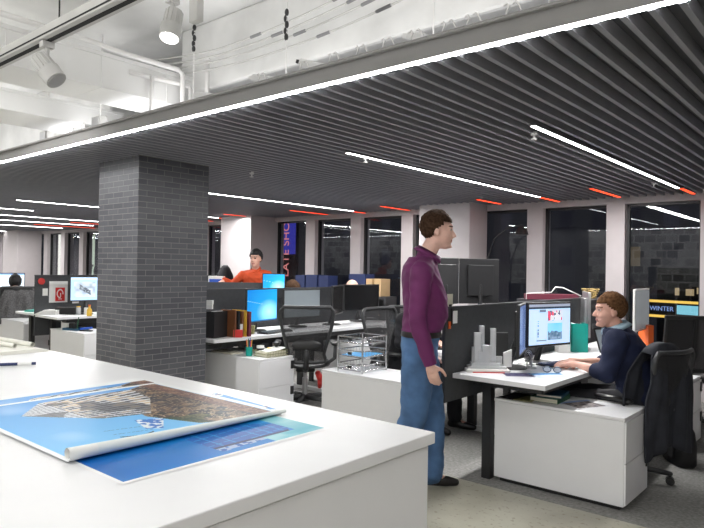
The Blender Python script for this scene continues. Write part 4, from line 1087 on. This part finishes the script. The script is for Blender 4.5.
# laptop
t = thing('laptop', 'open dark laptop with a pale screen behind the shoulder of the seated man', 'laptop', (-1.74, 5.72, DZ), R_(70))
MB().bx(-.16, .16, -.11, .11, 0, .016).build('keyboard_base', M['black'], t, bevel=.003)
l = MB().box((0, .15, .11), (.32, .008, .22), R=Matrix.Rotation(R_(-20), 3, 'X')).build('lid', M['black'], t, bevel=.002)
MB().box((0, .1445, .108), (.29, .002, .19), R=Matrix.Rotation(R_(-20), 3, 'X')).build('display', M['gscreen'], t)
upright('binder', 'orange binder standing at the window end of the desk', (-1.80, 6.62), .05, .22, .20, DZ, R_(40), 'orangep', 'binder', True)
sheet('document', 'loose white document beside the laptop', (-1.72, 5.98), .21, .30, DZ, R_(80), 'paper', 'paper', .002, 4)
# on the near cabinet
sheet('brochure', 'dark brochure at the left end of the near cabinet top', (-1.98, 4.12), .12, .22, .57, R_(-4), 'blackm', 'brochure', .003, 2)
sheet('brochure', 'grey brochure between the dark brochure and the green book', (-1.885, 4.12), .13, .22, .57, R_(6), 'olive', 'brochure', .003, 2)
def flatbook(c, lx, ly, th, z, rz, m, label):
    t = thing('book', label, 'book', (c[0], c[1], z), rz)
    MB().bx(-lx/2, lx/2, -ly/2, ly/2, 0, .003).bx(-lx/2, lx/2, -ly/2, ly/2, th-.003, th).bx(lx/2-.004, lx/2, -ly/2, ly/2, .003, th-.003).build('cover', M[m], t)
    MB().bx(-lx/2+.004, lx/2-.004, -ly/2+.004, ly/2-.004, .003, th-.003).build('pages', M['cream'], t)
    return t
flatbook((-1.755, 4.20), .19, .26, .032, .57, R_(4), 'dgreen', 'thick green book lying on the near cabinet under the desk edge')
flatbook((-1.745, 4.22), .17, .24, .018, .6025, R_(10), 'dblue', 'dark teal book lying on top of the thick green book')
flatprint('magazine', 'glossy magazine with a photo cover lying on the near cabinet', (-1.53, 4.20), .21, .28, .57, R_(-25), lambda u, v: ((.32, .42, .68) if u < .18 else (.75, .76, .78)) if (u < .18 or v < .08 or v > .92 or u > .94) else lerp((.05, .05, .06), (.42, .37, .35), vn(u*12, v*20)), cat='magazine')
# bag and book by the right cabinet
t = thing('shoulder_bag', 'black shoulder bag on the floor behind the jacket', 'bag', (-1.21, 5.36, 0), R_(215))
b = MB(); b.loft([ring((0, 0, z), (1, 0, 0), (0, 1, 0), a, c, 24, 3.4) for z, a, c in [(.0, .075, .17), (.02, .085, .185), (.15, .085, .19), (.26, .07, .18), (.30, .045, .165), (.31, .02, .15)]])
b.build('bag_body', M['bag'], t, smooth=True)
MB().tube([(0, -.15, .29), (.03, -.10, .40), (.04, 0, .43), (.03, .10, .40), (0, .15, .29)], .010, 8).build('strap', M['bag'], t, smooth=True)
MB().bx(.082, .092, -.12, .12, .05, .2).build('front_pocket', M['bag'], t, bevel=.008)
flatbook((-1.38, 5.86), .20, .28, .014, .57, R_(10), 'tan', 'tan folder lying on the right cabinet')
# on the desk screens
t = thing('document_stand', 'black tilted document stand between the tower model and the edge on monitor', 'document stand', (-2.12, 4.20, DZ), R_(40))
MB().lathe([(.07, 0), (.07, .006), (.05, .010)], n=24).build('stand_base', M['black'], t, smooth='auto')
MB().box((-.005, .01, .13), (.11, .006, .25), R=Matrix.Rotation(R_(-14), 3, 'X')).build('board', M['black'], t, bevel=.002)
MB().box((-.005, .041, .253), (.11, .008, .006)).build('top_edge', M['mgrey'], t)
t = thing('note_card', 'cream note card clipped on the near top corner of the charcoal desk screen', 'card', (-2.28, 3.73, 1.2005), R_(90))
MB().bx(-.03, .04, -.001, .001, 0, .085).build('card', M['cream'], t); MB().bx(-.01, .02, -.006, .006, 0, .014).build('clip', M['black'], t)
t = thing('name_plate', 'small white name card in a black frame on the charcoal desk screen', 'sign', (-2.262, 3.765, 1.10), R_(90))
MB().bx(-.042, .042, -.006, 0, -.03, .085).build('frame', M['black'], t)
MB().bx(-.028, .028, -.008, -.006, -.016, .070).build('card', M['paper'], t)
tag(MB().bx(-.014, .014, -.005, 0, 0, .05).build('hanging_tag', M['orangep'], loc=(-2.262, 3.70, 1.05), rz=R_(90)), 'small red tag on the desk screen beside the name card', 'tag')
# charcoal storage behind the screen with small models
t = thing('storage_cabinet', 'tall dark storage cabinet behind the desk screens', 'cabinet', (-2.98, 6.22, 0))
MB().bx(0, .62, 0, 1.2, .04, 1.16).build('carcass', M['partition_trim'], t, bevel=.004)
MB().bx(.02, .60, .02, 1.18, 0, .04).build('plinth', M['black'], t)
MB().bx(.10, .30, -.012, 0, .08, 1.12).build('door', M['partition_trim'], t)
t = thing('folded_board', 'dark red board model with white bent edges on the storage cabinet', 'architectural model', (-2.67, 6.38, 1.161), R_(41))
MB().bx(-.27, .27, -.06, .06, 0, .055).build('board', M['maroon'], t)
MB().tube([(-.28, -.065, .0), (-.28, -.065, .06), (-.02, -.065, .075), (.02, -.065, .13), (.10, -.065, .125), (.29, -.065, .04)], .006, 6).build('edge_strip', M['paper'], t, smooth=True)
t = thing('cane_basket', 'small open woven cane basket on the storage cabinet', 'basket', (-2.52, 7.10, 1.161), 0)
for k in range(5): MB().tube([((.06+.008*k)*math.cos(a), (.06+.008*k)*math.sin(a), .012+.022*k+.006*math.sin(a*6+k)) for a in [2*PI*q/24 for q in range(24)]], .006, 5, closed=True).build('woven_ring', M['gold'], t, smooth=True)
MB().cyl((0, 0, 0), (0, 0, .008), .06, n=20).build('bottom', M['gold'], t)
# ------------------------------------------------------------------ desk by the pillar
upright('file_holder', 'black mesh file holder with papers on the desk beside the pillar', (-5.06, 3.92), .10, .24, .26, DZ, R_(15), 'black', 'file holder')
sheet('card_box', 'small white photo box standing on the file holder by the pillar', (-5.14, 3.86), .09, .05, DZ+.277, R_(40), 'paper', 'box', .045, 2)
for k, (m, h, w, od) in enumerate([('brown', .27, .022, 'brown book standing first right of the black file holder'), ('blackm', .26, .026, 'black book standing second right of the file holder'), ('brown', .255, .020, 'brown book standing third right of the file holder'), ('yellow', .265, .010, 'thin orange book standing between the darker books'), ('maroon', .25, .034, 'thick maroon book standing last in the row')]):
    upright('book', od, (-5.03+.008*k, 4.03+.040*k), w, .20, h, DZ, R_(95), m, 'book', True, 'books standing on the desk by the pillar')
t = thing('card_stand', 'red and white card box on the edge of the desk by the pillar', 'box', (-4.93, 4.06, DZ), R_(40))
MB().bx(-.05, .05, .02, .03, 0, .13).build('back_card', M['paper'], t); MB().bx(-.035, .055, -.02, .02, 0, .075).build('red_box', M['red'], t, bevel=.002)
sheet('print_box', 'patterned olive box behind the red card box', (-5.12, 4.36), .13, .08, DZ, R_(40), 'olive', 'box', .03, 3)
# on the white cabinet by the pillar
t = thing('pencil_pot', 'pot of coloured pencils on the cabinet right of the pillar', 'pencil pot', (-4.79, 4.10, .57))
MB().lathe([(.032, 0), (.034, .09), (.030, .09), (.028, .004)], n=18).build('pot', M['teal'], t, smooth='auto')
for k, m in enumerate(['red', 'yellow', 'blue', 'tan', 'orangep', 'dgreen']):
    a = k*1.05; MB().cyl((.012*math.cos(a), .012*math.sin(a), .01), (.028*math.cos(a), .028*math.sin(a), .15+.012*(k % 3)), .004, n=6).build('pencil', M[m], t)
def mug(loc, rz, label, m='paper', band=None, cat='mug', h=.095, r=.038):
    t = thing('mug', label, cat, loc, rz)
    MB().lathe([(r*.9, 0), (r, .01), (r, h), (r*.9, h), (r*.86, .012)], n=22).build('cup', M[m], t, smooth='auto')
    MB().tube([(r*.95, 0, h*.8), (r*1.55, 0, h*.72), (r*1.6, 0, h*.4), (r*.95, 0, h*.22)], .005, 6).build('handle', M[m], t, smooth=True)
    if band:
        for k in range(4): MB().cyl((0, 0, h*.25), (0, 0, h*.75), r+.0012, n=22, cap=False).build('band', M[band], t) if k == 0 else None
    return t
mug((-4.76, 4.22, .57), R_(20), 'white mug with a black band on the cabinet by the pillar', 'paper', 'black')
for (x, y, od) in [(-4.715, 4.315, 'small yellow pot beside the wire basket, the nearer one'), (-4.84, 4.30, 'small yellow pot beside the wire basket, the farther one')]:
    t = thing('pot', od, 'pot', (x, y, .57)); MB().lathe([(.024, 0), (.03, .05), (.03, .07), (.026, .07), (.022, .006)], n=16).build('jar', M['yellow'], t, smooth='auto'); MB().cyl((0, 0, .03), (0, 0, .06), .0245, n=16).build('contents', M['cream'], t)
sheet('folder', 'flat cream folders lying along the back of the cabinet by the pillar', (-5.13, 4.10), .32, .16, .57, R_(0), 'cream', 'folder', .004, 3)
t = thing('wire_basket', 'low wire basket holding a stack of papers on the cabinet by the pillar', 'basket', (-4.655, 4.33-.06, .57), R_(0))
b = MB(); W_, L_ = .10, .14
for z, g_ in ((.004, 0), (.03, .004), (.058, .01)): b.tube([(-W_-g_, -L_-g_, z), (W_+g_, -L_-g_, z), (W_+g_, L_+g_, z), (-W_-g_, L_+g_, z)], .003, 5, closed=True)
for k in range(9):
    y = -L_+2*L_*k/8; b.tube([(-W_-.01, y, .058), (-W_, y, .004), (W_, y, .004), (W_+.01, y, .058)], .0016, 4)
b.build('wire_frame', M['olive'], t)
pp = MB()
for k in range(7): pp.bx(-.09+.003*(k % 2), .088, -.13, .128-.004*(k % 3), .006+.006*k, .0115+.006*k)
pp.build('papers', M['cream'], t)
MB().box((.0, .02, .062), (.17, .24, .003), R=Matrix.Rotation(R_(7), 3, 'X')).build('top_sheet', M['paper'], t)
# three tier wire tray
t = thing('letter_tray', 'three tier wire letter tray with a blue sheet on the free standing cabinet', 'letter tray', (-3.46, 4.24, .57), 0)
W_, L_ = .135, .165
for x, y in ((-W_, -L_), (W_, -L_), (W_, L_), (-W_, L_)): MB().cyl((x, y, 0), (x, y, .30), .008, n=8).build('upright', M['chrome'], t, smooth='auto')
for k in range(3):
    z = .018+.115*k; b = MB()
    for dz in (0, .05): b.tube([(-W_, -L_, z+dz), (W_, -L_, z+dz), (W_, L_, z+dz), (-W_, L_, z+dz)], .0055, 6, closed=True)
    for q in range(1, 9): x = -W_+2*W_*q/9; b.cyl((x, -L_, z), (x, L_, z), .0016, n=5)
    for q in range(1, 8): y = -L_+2*L_*q/8; b.cyl((W_, y, z), (W_, y, z+.05), .0014, n=5).cyl((-W_, y, z), (-W_, y, z+.05), .0014, n=5)
    b.build('tray', M['chrome'], t)
    MB().bx(-.02, .02, -L_-.006, -L_-.002, z+.015, z+.038).build('label_holder', M['black'], t)
o = MB(); o.bx(-.115, .115, -.145, .145, 0, .003); tag(o.build('blue_sheet', M['sky'], loc=(-3.46, 4.24, .57+.018+.115+.005), rz=R_(6)), 'bright blue sheet in the middle tier of the wire tray', 'paper')
# corner desk
t = thing('desk_phone', 'dark desk phone with a pale handset beside the black monitors', 'phone', (-5.42, 6.80-.03, DZ), R_(60))
MB().bx(-.09, .09, -.08, .08, 0, .03).build('phone_body', M['dgrey'], t, bevel=.008); MB().chain([(-.075, -.07, .05), (-.075, .07, .05)], [.02, .02]).build('handset', M['black'], t, smooth=True)
MB().bx(-.02, .07, -.03, .06, .03, .034).build('keypad', M['mgrey'], t)
for k, (m, od) in enumerate([('teal', 'lowest teal folder of the stack on the corner desk'), ('paper', 'white folder in the middle of the stack on the corner desk'), ('sky', 'pale blue folder on top of the stack on the corner desk')]):
    sheet('folder', od, (-4.80, 6.62+.01*k), .28, .22, DZ+.0135*k, R_(10-6*k), m, 'folder', .006, 2)
t = thing('cushion', 'pale grey cushion on the chair behind the standing man', 'cushion', (-4.14, 5.66, .47), R_(150))
c_ = MB().ell((-.12, 0, .20), (.07, .19, .19)); c_.build('cover', M['greymesh'], t, smooth=True)
MB().tube([(-.12, .19*math.cos(a), .20+.19*math.sin(a)) for a in [2*PI*k/28 for k in range(28)]], .006, 6, closed=True).build('piping', M['mgrey'], t, smooth=True)
t = thing('gym_bag', 'bright blue bag on the chair seat beside the jeans of the standing man', 'bag', (-4.16, 5.62, .47))
MB().ell((0, 0, .075), (.14, .12, .075)).build('bag_body', M['blue'], t, smooth=True); MB().tube([(-.08, 0, .13), (-.05, 0, .17), (.05, 0, .17), (.08, 0, .13)], .008, 6).build('strap', M['black'], t, smooth=True)
# ------------------------------------------------------------------ left of the pillar
t = thing('speaker_box', 'black rounded box on the desk left of the pillar', 'speaker', (-8.72, 4.14, DZ), R_(45))
MB().bx(-.14, .14, -.06, .06, 0, .10).build('casing', M['black'], t, bevel=.012); MB().bx(-.12, .12, -.064, -.06, .012, .088).build('grille', M['blackm'], t)
o = MB()
for k in range(8): o.bx(-.15+.018*k, .15, -.10+.003*k, .10, .008*k, .008*k+.006)
tag(o.build('paper_stack', M['paper'], loc=(-8.83, 3.93, DZ+.001), rz=R_(40)), 'uneven stack of white papers on the desk left of the black box', 'paper')
mug((-8.52, 4.33, DZ), R_(0), 'white mug under the drawing monitor left of the pillar')
t = thing('glass_jar', 'small clear jar beside the black box left of the pillar', 'jar', (-8.60, 4.25, DZ)); MB().lathe([(.03, 0), (.034, .01), (.034, .08), (.026, .1)], n=18).build('glass', M['model'], t, smooth='auto'); MB().cyl((0, 0, .1), (0, 0, .115), .028).build('lid', M['yellow'], t)
t = thing('toy_figure', 'small orange and yellow bottle at the pillar edge of the desk', 'bottle', (-8.27, 4.24, DZ)); MB().lathe([(.03, 0), (.034, .01), (.034, .08), (.014, .11), (.014, .13)], n=18).build('bottle', M['yellow'], t, smooth='auto'); MB().cyl((0, 0, .13), (0, 0, .15), .017).build('cap', M['orangep'], t)
t = thing('desk_tray', 'dark teal tray with a green pen on the cabinet left of the pillar', 'tray', (-8.22, 4.03, .57), R_(20))
MB().bx(-.13, .13, -.10, .10, 0, .006).bx(-.13, .13, -.10, -.094, .006, .03).bx(-.13, .13, .094, .10, .006, .03).bx(-.13, -.124, -.1, .1, .006, .03).bx(.124, .13, -.1, .1, .006, .03).build('tray_body', M['dblue'], t)
MB().cyl((.02, .0, .006), (.03, .02, .17), .006).build('pen', M['dgreen'], t); MB().bx(-.08, .0, -.04, .04, .006, .09).build('box', M['black'], t, bevel=.004)
t = thing('stapler', 'bright blue stapler on the cabinet beside the pillar', 'stapler', (-7.99, 4.06, .57), R_(30))
MB().bx(-.08, .08, -.025, .025, 0, .014).build('stapler_base', M['black'], t); MB().box((.0, 0, .038), (.16, .044, .026), R=Matrix.Rotation(R_(-7), 3, 'Y')).build('stapler_arm', M['blue'], t, bevel=.006)
t = thing('tissue_box', 'white tissue box on the cabinet left of the pillar', 'box', (-8.42, 4.02, .57), R_(15)); MB().bx(-.06, .06, -.06, .06, 0, .11).build('carton', M['paper'], t, bevel=.003); MB().lathe([(.03, .11), (.02, .13), (.035, .16)], n=9, cap=False).build('tissue', M['paper'], t)
# pinned sheets on the left screen
def pin(name, label, y0, y1, z0, z1, m, cat='paper', off=0.0): return tag(MB().bx(-8.934+off, -8.931+off, y0, y1, z0, z1).build(name, M[m]), label, cat)
pin('pinned_sheet', 'white sheet pinned on the left desk screen around the red poster', 3.99, 4.25, .90, 1.20, 'paper')
t = tag(painted('red_poster', 40, 40, lambda u, v: V((-8.929, 4.075+.135*u, .92+.19*v)), lambda u, v: (.85, .82, .8) if (abs(math.hypot(u-.5, v-.55)-.30) < .05 and not (u > .55 and v < .5)) or (abs(u-.55) < .05 and .3 < v < .6) or (.3 < u < .7 and .12 < v < .17) else (.62, .03, .03), VM['print']), 'small red poster with a white swirl pinned on the left desk screen', 'poster')
pin('pinned_note', 'small white note pinned at the near end of the left desk screen', 3.90, 3.97, 1.00, 1.10, 'paper')
pin('pinned_sheet', 'white sheet pinned between the red poster and the drawing monitor', 4.32, 4.42, .88, 1.20, 'paper')
tag(MB().cyl((-8.934, 3.88, 1.20), (-8.92, 3.88, 1.20), .045, n=20).build('round_badge', M['red']), 'round dark red badge at the near top corner of the left desk screen', 'badge')
mug((-9.42, 4.12, DZ), R_(10), 'pale mug on the desk left of the dark screen end', 'silver')
sheet('book', 'flat teal book on the desk beside the pale mug', (-9.50, 4.02), .14, .2, DZ, R_(30), 'teal', 'book', .012, 2)
t = thing('carton', 'orange and brown carton on the floor under the desk by the screen end', 'box', (-8.80, 4.75, 0), R_(20)); MB().bx(-.14, .14, -.12, .12, 0, .18).build('carton_body', M['orangep'], t, bevel=.006); MB().bx(-.144, .144, -.03, .03, .06, .12).build('tape', M['tan'], t)
# ------------------------------------------------------------------ back of the office
t = thing('storage_cabinet', 'tall grey cabinet top left of the man in orange', 'cabinet', (-8.34, 6.08, 0)); MB().bx(0, .38, 0, .4, .04, 1.16).build('carcass', M['partition_trim'], t, bevel=.004); MB().bx(.02, .36, .02, .38, 0, .04).build('plinth', M['black'], t)
t = thing('blue_box', 'blue and white carton on the cabinet beside the pillar edge', 'box', (-8.13, 6.26, 1.161), R_(41)); MB().bx(-.12, .12, -.07, .07, 0, .13).build('carton_body', M['paper'], t, bevel=.003); MB().bx(-.10, .10, -.072, -.0705, .02, .085).build('blue_label', M['blue'], t)
t = thing('coat_stand', 'coat stand behind the man in orange', 'coat stand', (-8.62, 6.80, 0)); MB().cyl((0, 0, 0), (0, 0, .02), .18, n=24).build('stand_base', M['black'], t); MB().cyl((0, 0, .02), (0, 0, 1.46), .014).build('pole', M['black'], t)
for k in range(3): MB().tube([(0, 0, 1.42), (.03*math.cos(k*2.1), .03*math.sin(k*2.1), 1.44), (.05*math.cos(k*2.1), .05*math.sin(k*2.1), 1.46)], .008, 6).build('peg', M['black'], t)
b = MB(); b.loft([ring((0, 0, z), (1, 0, 0), (0, 1, 0), a*(1+.06*math.sin(z*9)), c_, 24, 2) for z, a, c_ in [(.55, .17, .20), (.8, .17, .20), (1.1, .15, .18), (1.3, .11, .15), (1.42, .06, .09), (1.47, .03, .04)]])
tag(b.build('coat', M['trouser'], smooth=True, loc=(-8.60, 6.80, 0)), 'black coat hanging on the coat stand behind the man in orange', 'coat')
t = thing('low_shelf', 'low dark shelf below the windows carrying blue file boxes', 'shelf', (-7.85, 7.70, 0)); MB().bx(0, 2.0, 0, .30, .98, 1.02).bx(0, .03, 0, .3, 0, .98).bx(1.97, 2.0, 0, .3, 0, .98).bx(0, 2, .28, .3, 0, .98).build('frame', M['partition_trim'], t); MB().bx(.03, 1.97, .0, .28, .45, .48).build('shelf_board', M['partition_trim'], t)
for x, w, h, m, od in [(-7.72, .22, .30, 'navy_box', 'navy file box below the first window, leftmost of the row'), (-7.45, .26, .31, 'navy_box', 'navy file box below the first window, second of the row'), (-7.17, .22, .30, 'navy_box', 'navy file box beside the pier, third of the row'), (-6.44, .34, .34, 'navy_box', 'wide navy file box above the right black monitor'), (-6.19, .12, .27, 'tan', 'beige file box beside the wide navy box'), (-6.02, .13, .27, 'tan', 'last beige file box beside the pier behind the standing man')]:
    t = thing('file_box', od, 'file box', (x, 7.84, 1.021)); MB().bx(-w/2, w/2, -.12, .12, 0, h).build('carton_body', M[m], t, bevel=.003); MB().bx(-.03, .03, -.1225, -.1205, h*.3, h*.5).build('label_card', M['navy_box' if m == 'navy_box' else 'cream'], t)
t = thing('arc_lamp', 'black arched floor lamp in front of the grey window bay', 'floor lamp', (-4.20, 7.80, 0)); MB().cyl((0, 0, 0), (0, 0, .03), .15, n=24).build('lamp_base', M['black'], t)
pts = [(0, 0, .03), (0, 0, 1.2), (.02, 0, 1.6), (.12, 0, 1.88), (.30, .0, 2.02), (.52, 0, 2.06)]; MB().tube(pts, .012, 8).build('arm', M['black'], t, smooth=True); MB().lathe([(.09, 1.93), (.07, 2.0), (.02, 2.05)], c=(.52, 0, 0), n=20).build('lamp_shade', M['black'], t, smooth='auto')

# ------------------------------------------------------------------ street outside, lights, world
def street():
    # building across the street
    def fac(u, v):
        x = u*60; y = v*14
        if (x % 1.25) > .75 and (y % 1.4) > .7:
            q = h2(int(x/1.25), int(y/1.4))
            return (.10, .075, .045) if q > .93 else ((.03, .03, .04) if q > .6 else (.012, .012, .018))
        return (.02, .02, .024)
    o = painted('street_facade', 240, 100, lambda u, v: V((-38+60*u, 24, -6+14*v)), fac, VM['sign'])
    tag(o, 'dark building across the street behind the windows', 'building')
    # vertical shop sign
    t = thing('street_sign', 'tall dark blue vertical sign with pink lettering outside a window', 'sign', (-9.42, 9.0, 1.10))
    MB().bx(-.27, .27, .03, .1, 0, 1.35).build('sign_board', M['blackm'], t)
    MB().bx(-.25, .25, .0, .03, .62, 1.33).build('blue_panel', M['signblue'], t)
    me = text_mesh('LATE SHO', .25)
    me.transform(Matrix.Translation((.02, -.012, .72)) @ Matrix.Rotation(PI/2, 4, 'X') @ Matrix.Rotation(PI/2, 4, 'Z'))
    me.materials.clear(); me.materials.append(M['neon'])
    l = bpy.data.objects.new('lettering', me); COL.objects.link(l); l.parent = t
    # theatre marquee
    t = thing('street_marquee', 'lit marquee with two rows of yellow bulbs outside the rightmost window', 'sign', (-2.36, 10.0, .80), R_(-14))
    MB().bx(-.42, .42, .02, .2, .0, .26).build('sign_board', M['blackm'], t)
    for z in (.02, .24):
        b = MB()
        for k in range(26): b.ell((-.40+.032*k, .0, z), .014, nu=8, nv=6)
        b.bx(-.42, .42, .005, .02, z-.018, z+.018); b.build('bulb_row', M['marq_y'], t)
    me = text_mesh('WINTER', .095); me.transform(Matrix.Translation((-.165, .0, .13)) @ Matrix.Rotation(PI/2, 4, 'X'))
    me.materials.clear(); me.materials.append(M['marq_t'])
    l = bpy.data.objects.new('lettering', me); COL.objects.link(l); l.parent = t
    p = MB().bx(.06, .41, .0, .02, .065, .195).build('lit_panel', M['marq_c'], t)
    # lit lobby above the marquee
    t = thing('street_lobby', 'warmly lit interior across the street above the marquee', 'building', (-2.3, 12, 1.05))
    for k in range(7): MB().bx(-.5+.17*k, -.5+.17*k+random.uniform(.06, .14), 0, .02, random.uniform(.02, .06), random.uniform(.12, .2)).build('lit_pane', M['streetlit'], t)
    MB().bx(-.8, .9, .05, .1, -1.05, .5).build('wall', M['blackm'], t)
    def banner(u, v):
        v = max(0, (v-.375)/.625)
        if v > .82 and vn(u*9, v*14) > .5: return (.05, .04, .02)
        if math.hypot((u-.45)*1.0, (v-.52)*2.2) < .22 and vn(u*12, v*20) > .3: return (.03, .03, .03)
        if u > .3 and v < .38 and vn(u*7+4, v*9) > .45: return (.05, .05, .045)
        return lerp((.50, .62, .48), (.72, .78, .62), v)
    o = painted('street_banner', 24, 40, lambda u, v: V((-18.05+.75*u, 9.0, .0+2.4*v)), banner, VM['sign'])
    tag(o, 'pale green lit banner outside the window left of the pillar', 'banner')
    tag(MB().bx(-18.72, -18.55, 8.6, 8.63, .0, 2.5).build('street_light_strip', M['sheetlit']), 'bright upright light strip outside a window at left', 'light strip')
street()

def area(name, loc, rot, sx, sy, power, col=(1, .992, .985)):
    l = bpy.data.lights.new(name, 'AREA'); l.shape = 'RECTANGLE'; l.size = sx; l.size_y = sy; l.energy = power; l.color = col
    o = bpy.data.objects.new(name, l); COL.objects.link(o); o.location = loc; o.rotation_euler = rot; return o
# soft unseen area lamps added to brighten the counter aisle and pillar
area('aisle_fill', (-2.5, -.6, 3.2), (0, 0, 0), 7, 1.6, 52)
area('aisle_fill', (-10, .6, 3.2), (0, 0, 0), 8, 1.6, 58)
area('aisle_fill', (-6.2, .9, 3.15), (0, 0, 0), 2.5, 1.2, 48)
l = bpy.data.lights.new('track_spot', 'SPOT'); l.energy = 190; l.spot_size = math.radians(58); l.spot_blend = .9; l.shadow_soft_size = .05; l.color = (1, .992, .985)
o = bpy.data.objects.new('track_spot', l); COL.objects.link(o); o.location = (-4.6, .35, 2.7); o.rotation_euler = (V((-5.2, 2.9, 1.75))-V(o.location)).to_track_quat('-Z', 'Y').to_euler()
area('bounce_fill', (-3.0, -1.0, 2.2), (PI, 0, 0), 7, 1.2, 85)  # unseen lamp added behind the camera, stands for light bounced onto the slab
area('reflection_fill', (-9, -3.6, 3.1), (math.radians(-35), 0, 0), 22, .3, 260)  # unseen strip added so the back wall reflects brighter in the windows
area('room_fill', (1.5, -2.5, 2.6), (math.radians(62), 0, math.radians(25)), 4, 2.5, 70)
# uplights lying on the slatted ceiling, washing the slab
area('slab_wash', (-2.0, 2.52, ZC+.12), (PI, 0, 0), 6, .18, 15)
area('slab_wash', (-7.5, 2.55, ZC+.12), (PI, 0, 0), 5, .2, 14)
# the desks are lit from the ceiling rows
for x in (-2.4, -5.6, -8.9, -13, -17.5, -20.5):
    area('desk_light', (x, 5.6, ZC-.03), (0, 0, 0), .1, 3.6, 110)
w = bpy.data.worlds.new('world'); scene.world = w; w.use_nodes = True
bg = w.node_tree.nodes['Background']; bg.inputs[0].default_value = (.05, .06, .09, 1); bg.inputs[1].default_value = .3
scene.view_settings.view_transform = 'Standard'
scene.view_settings.exposure = 0.0
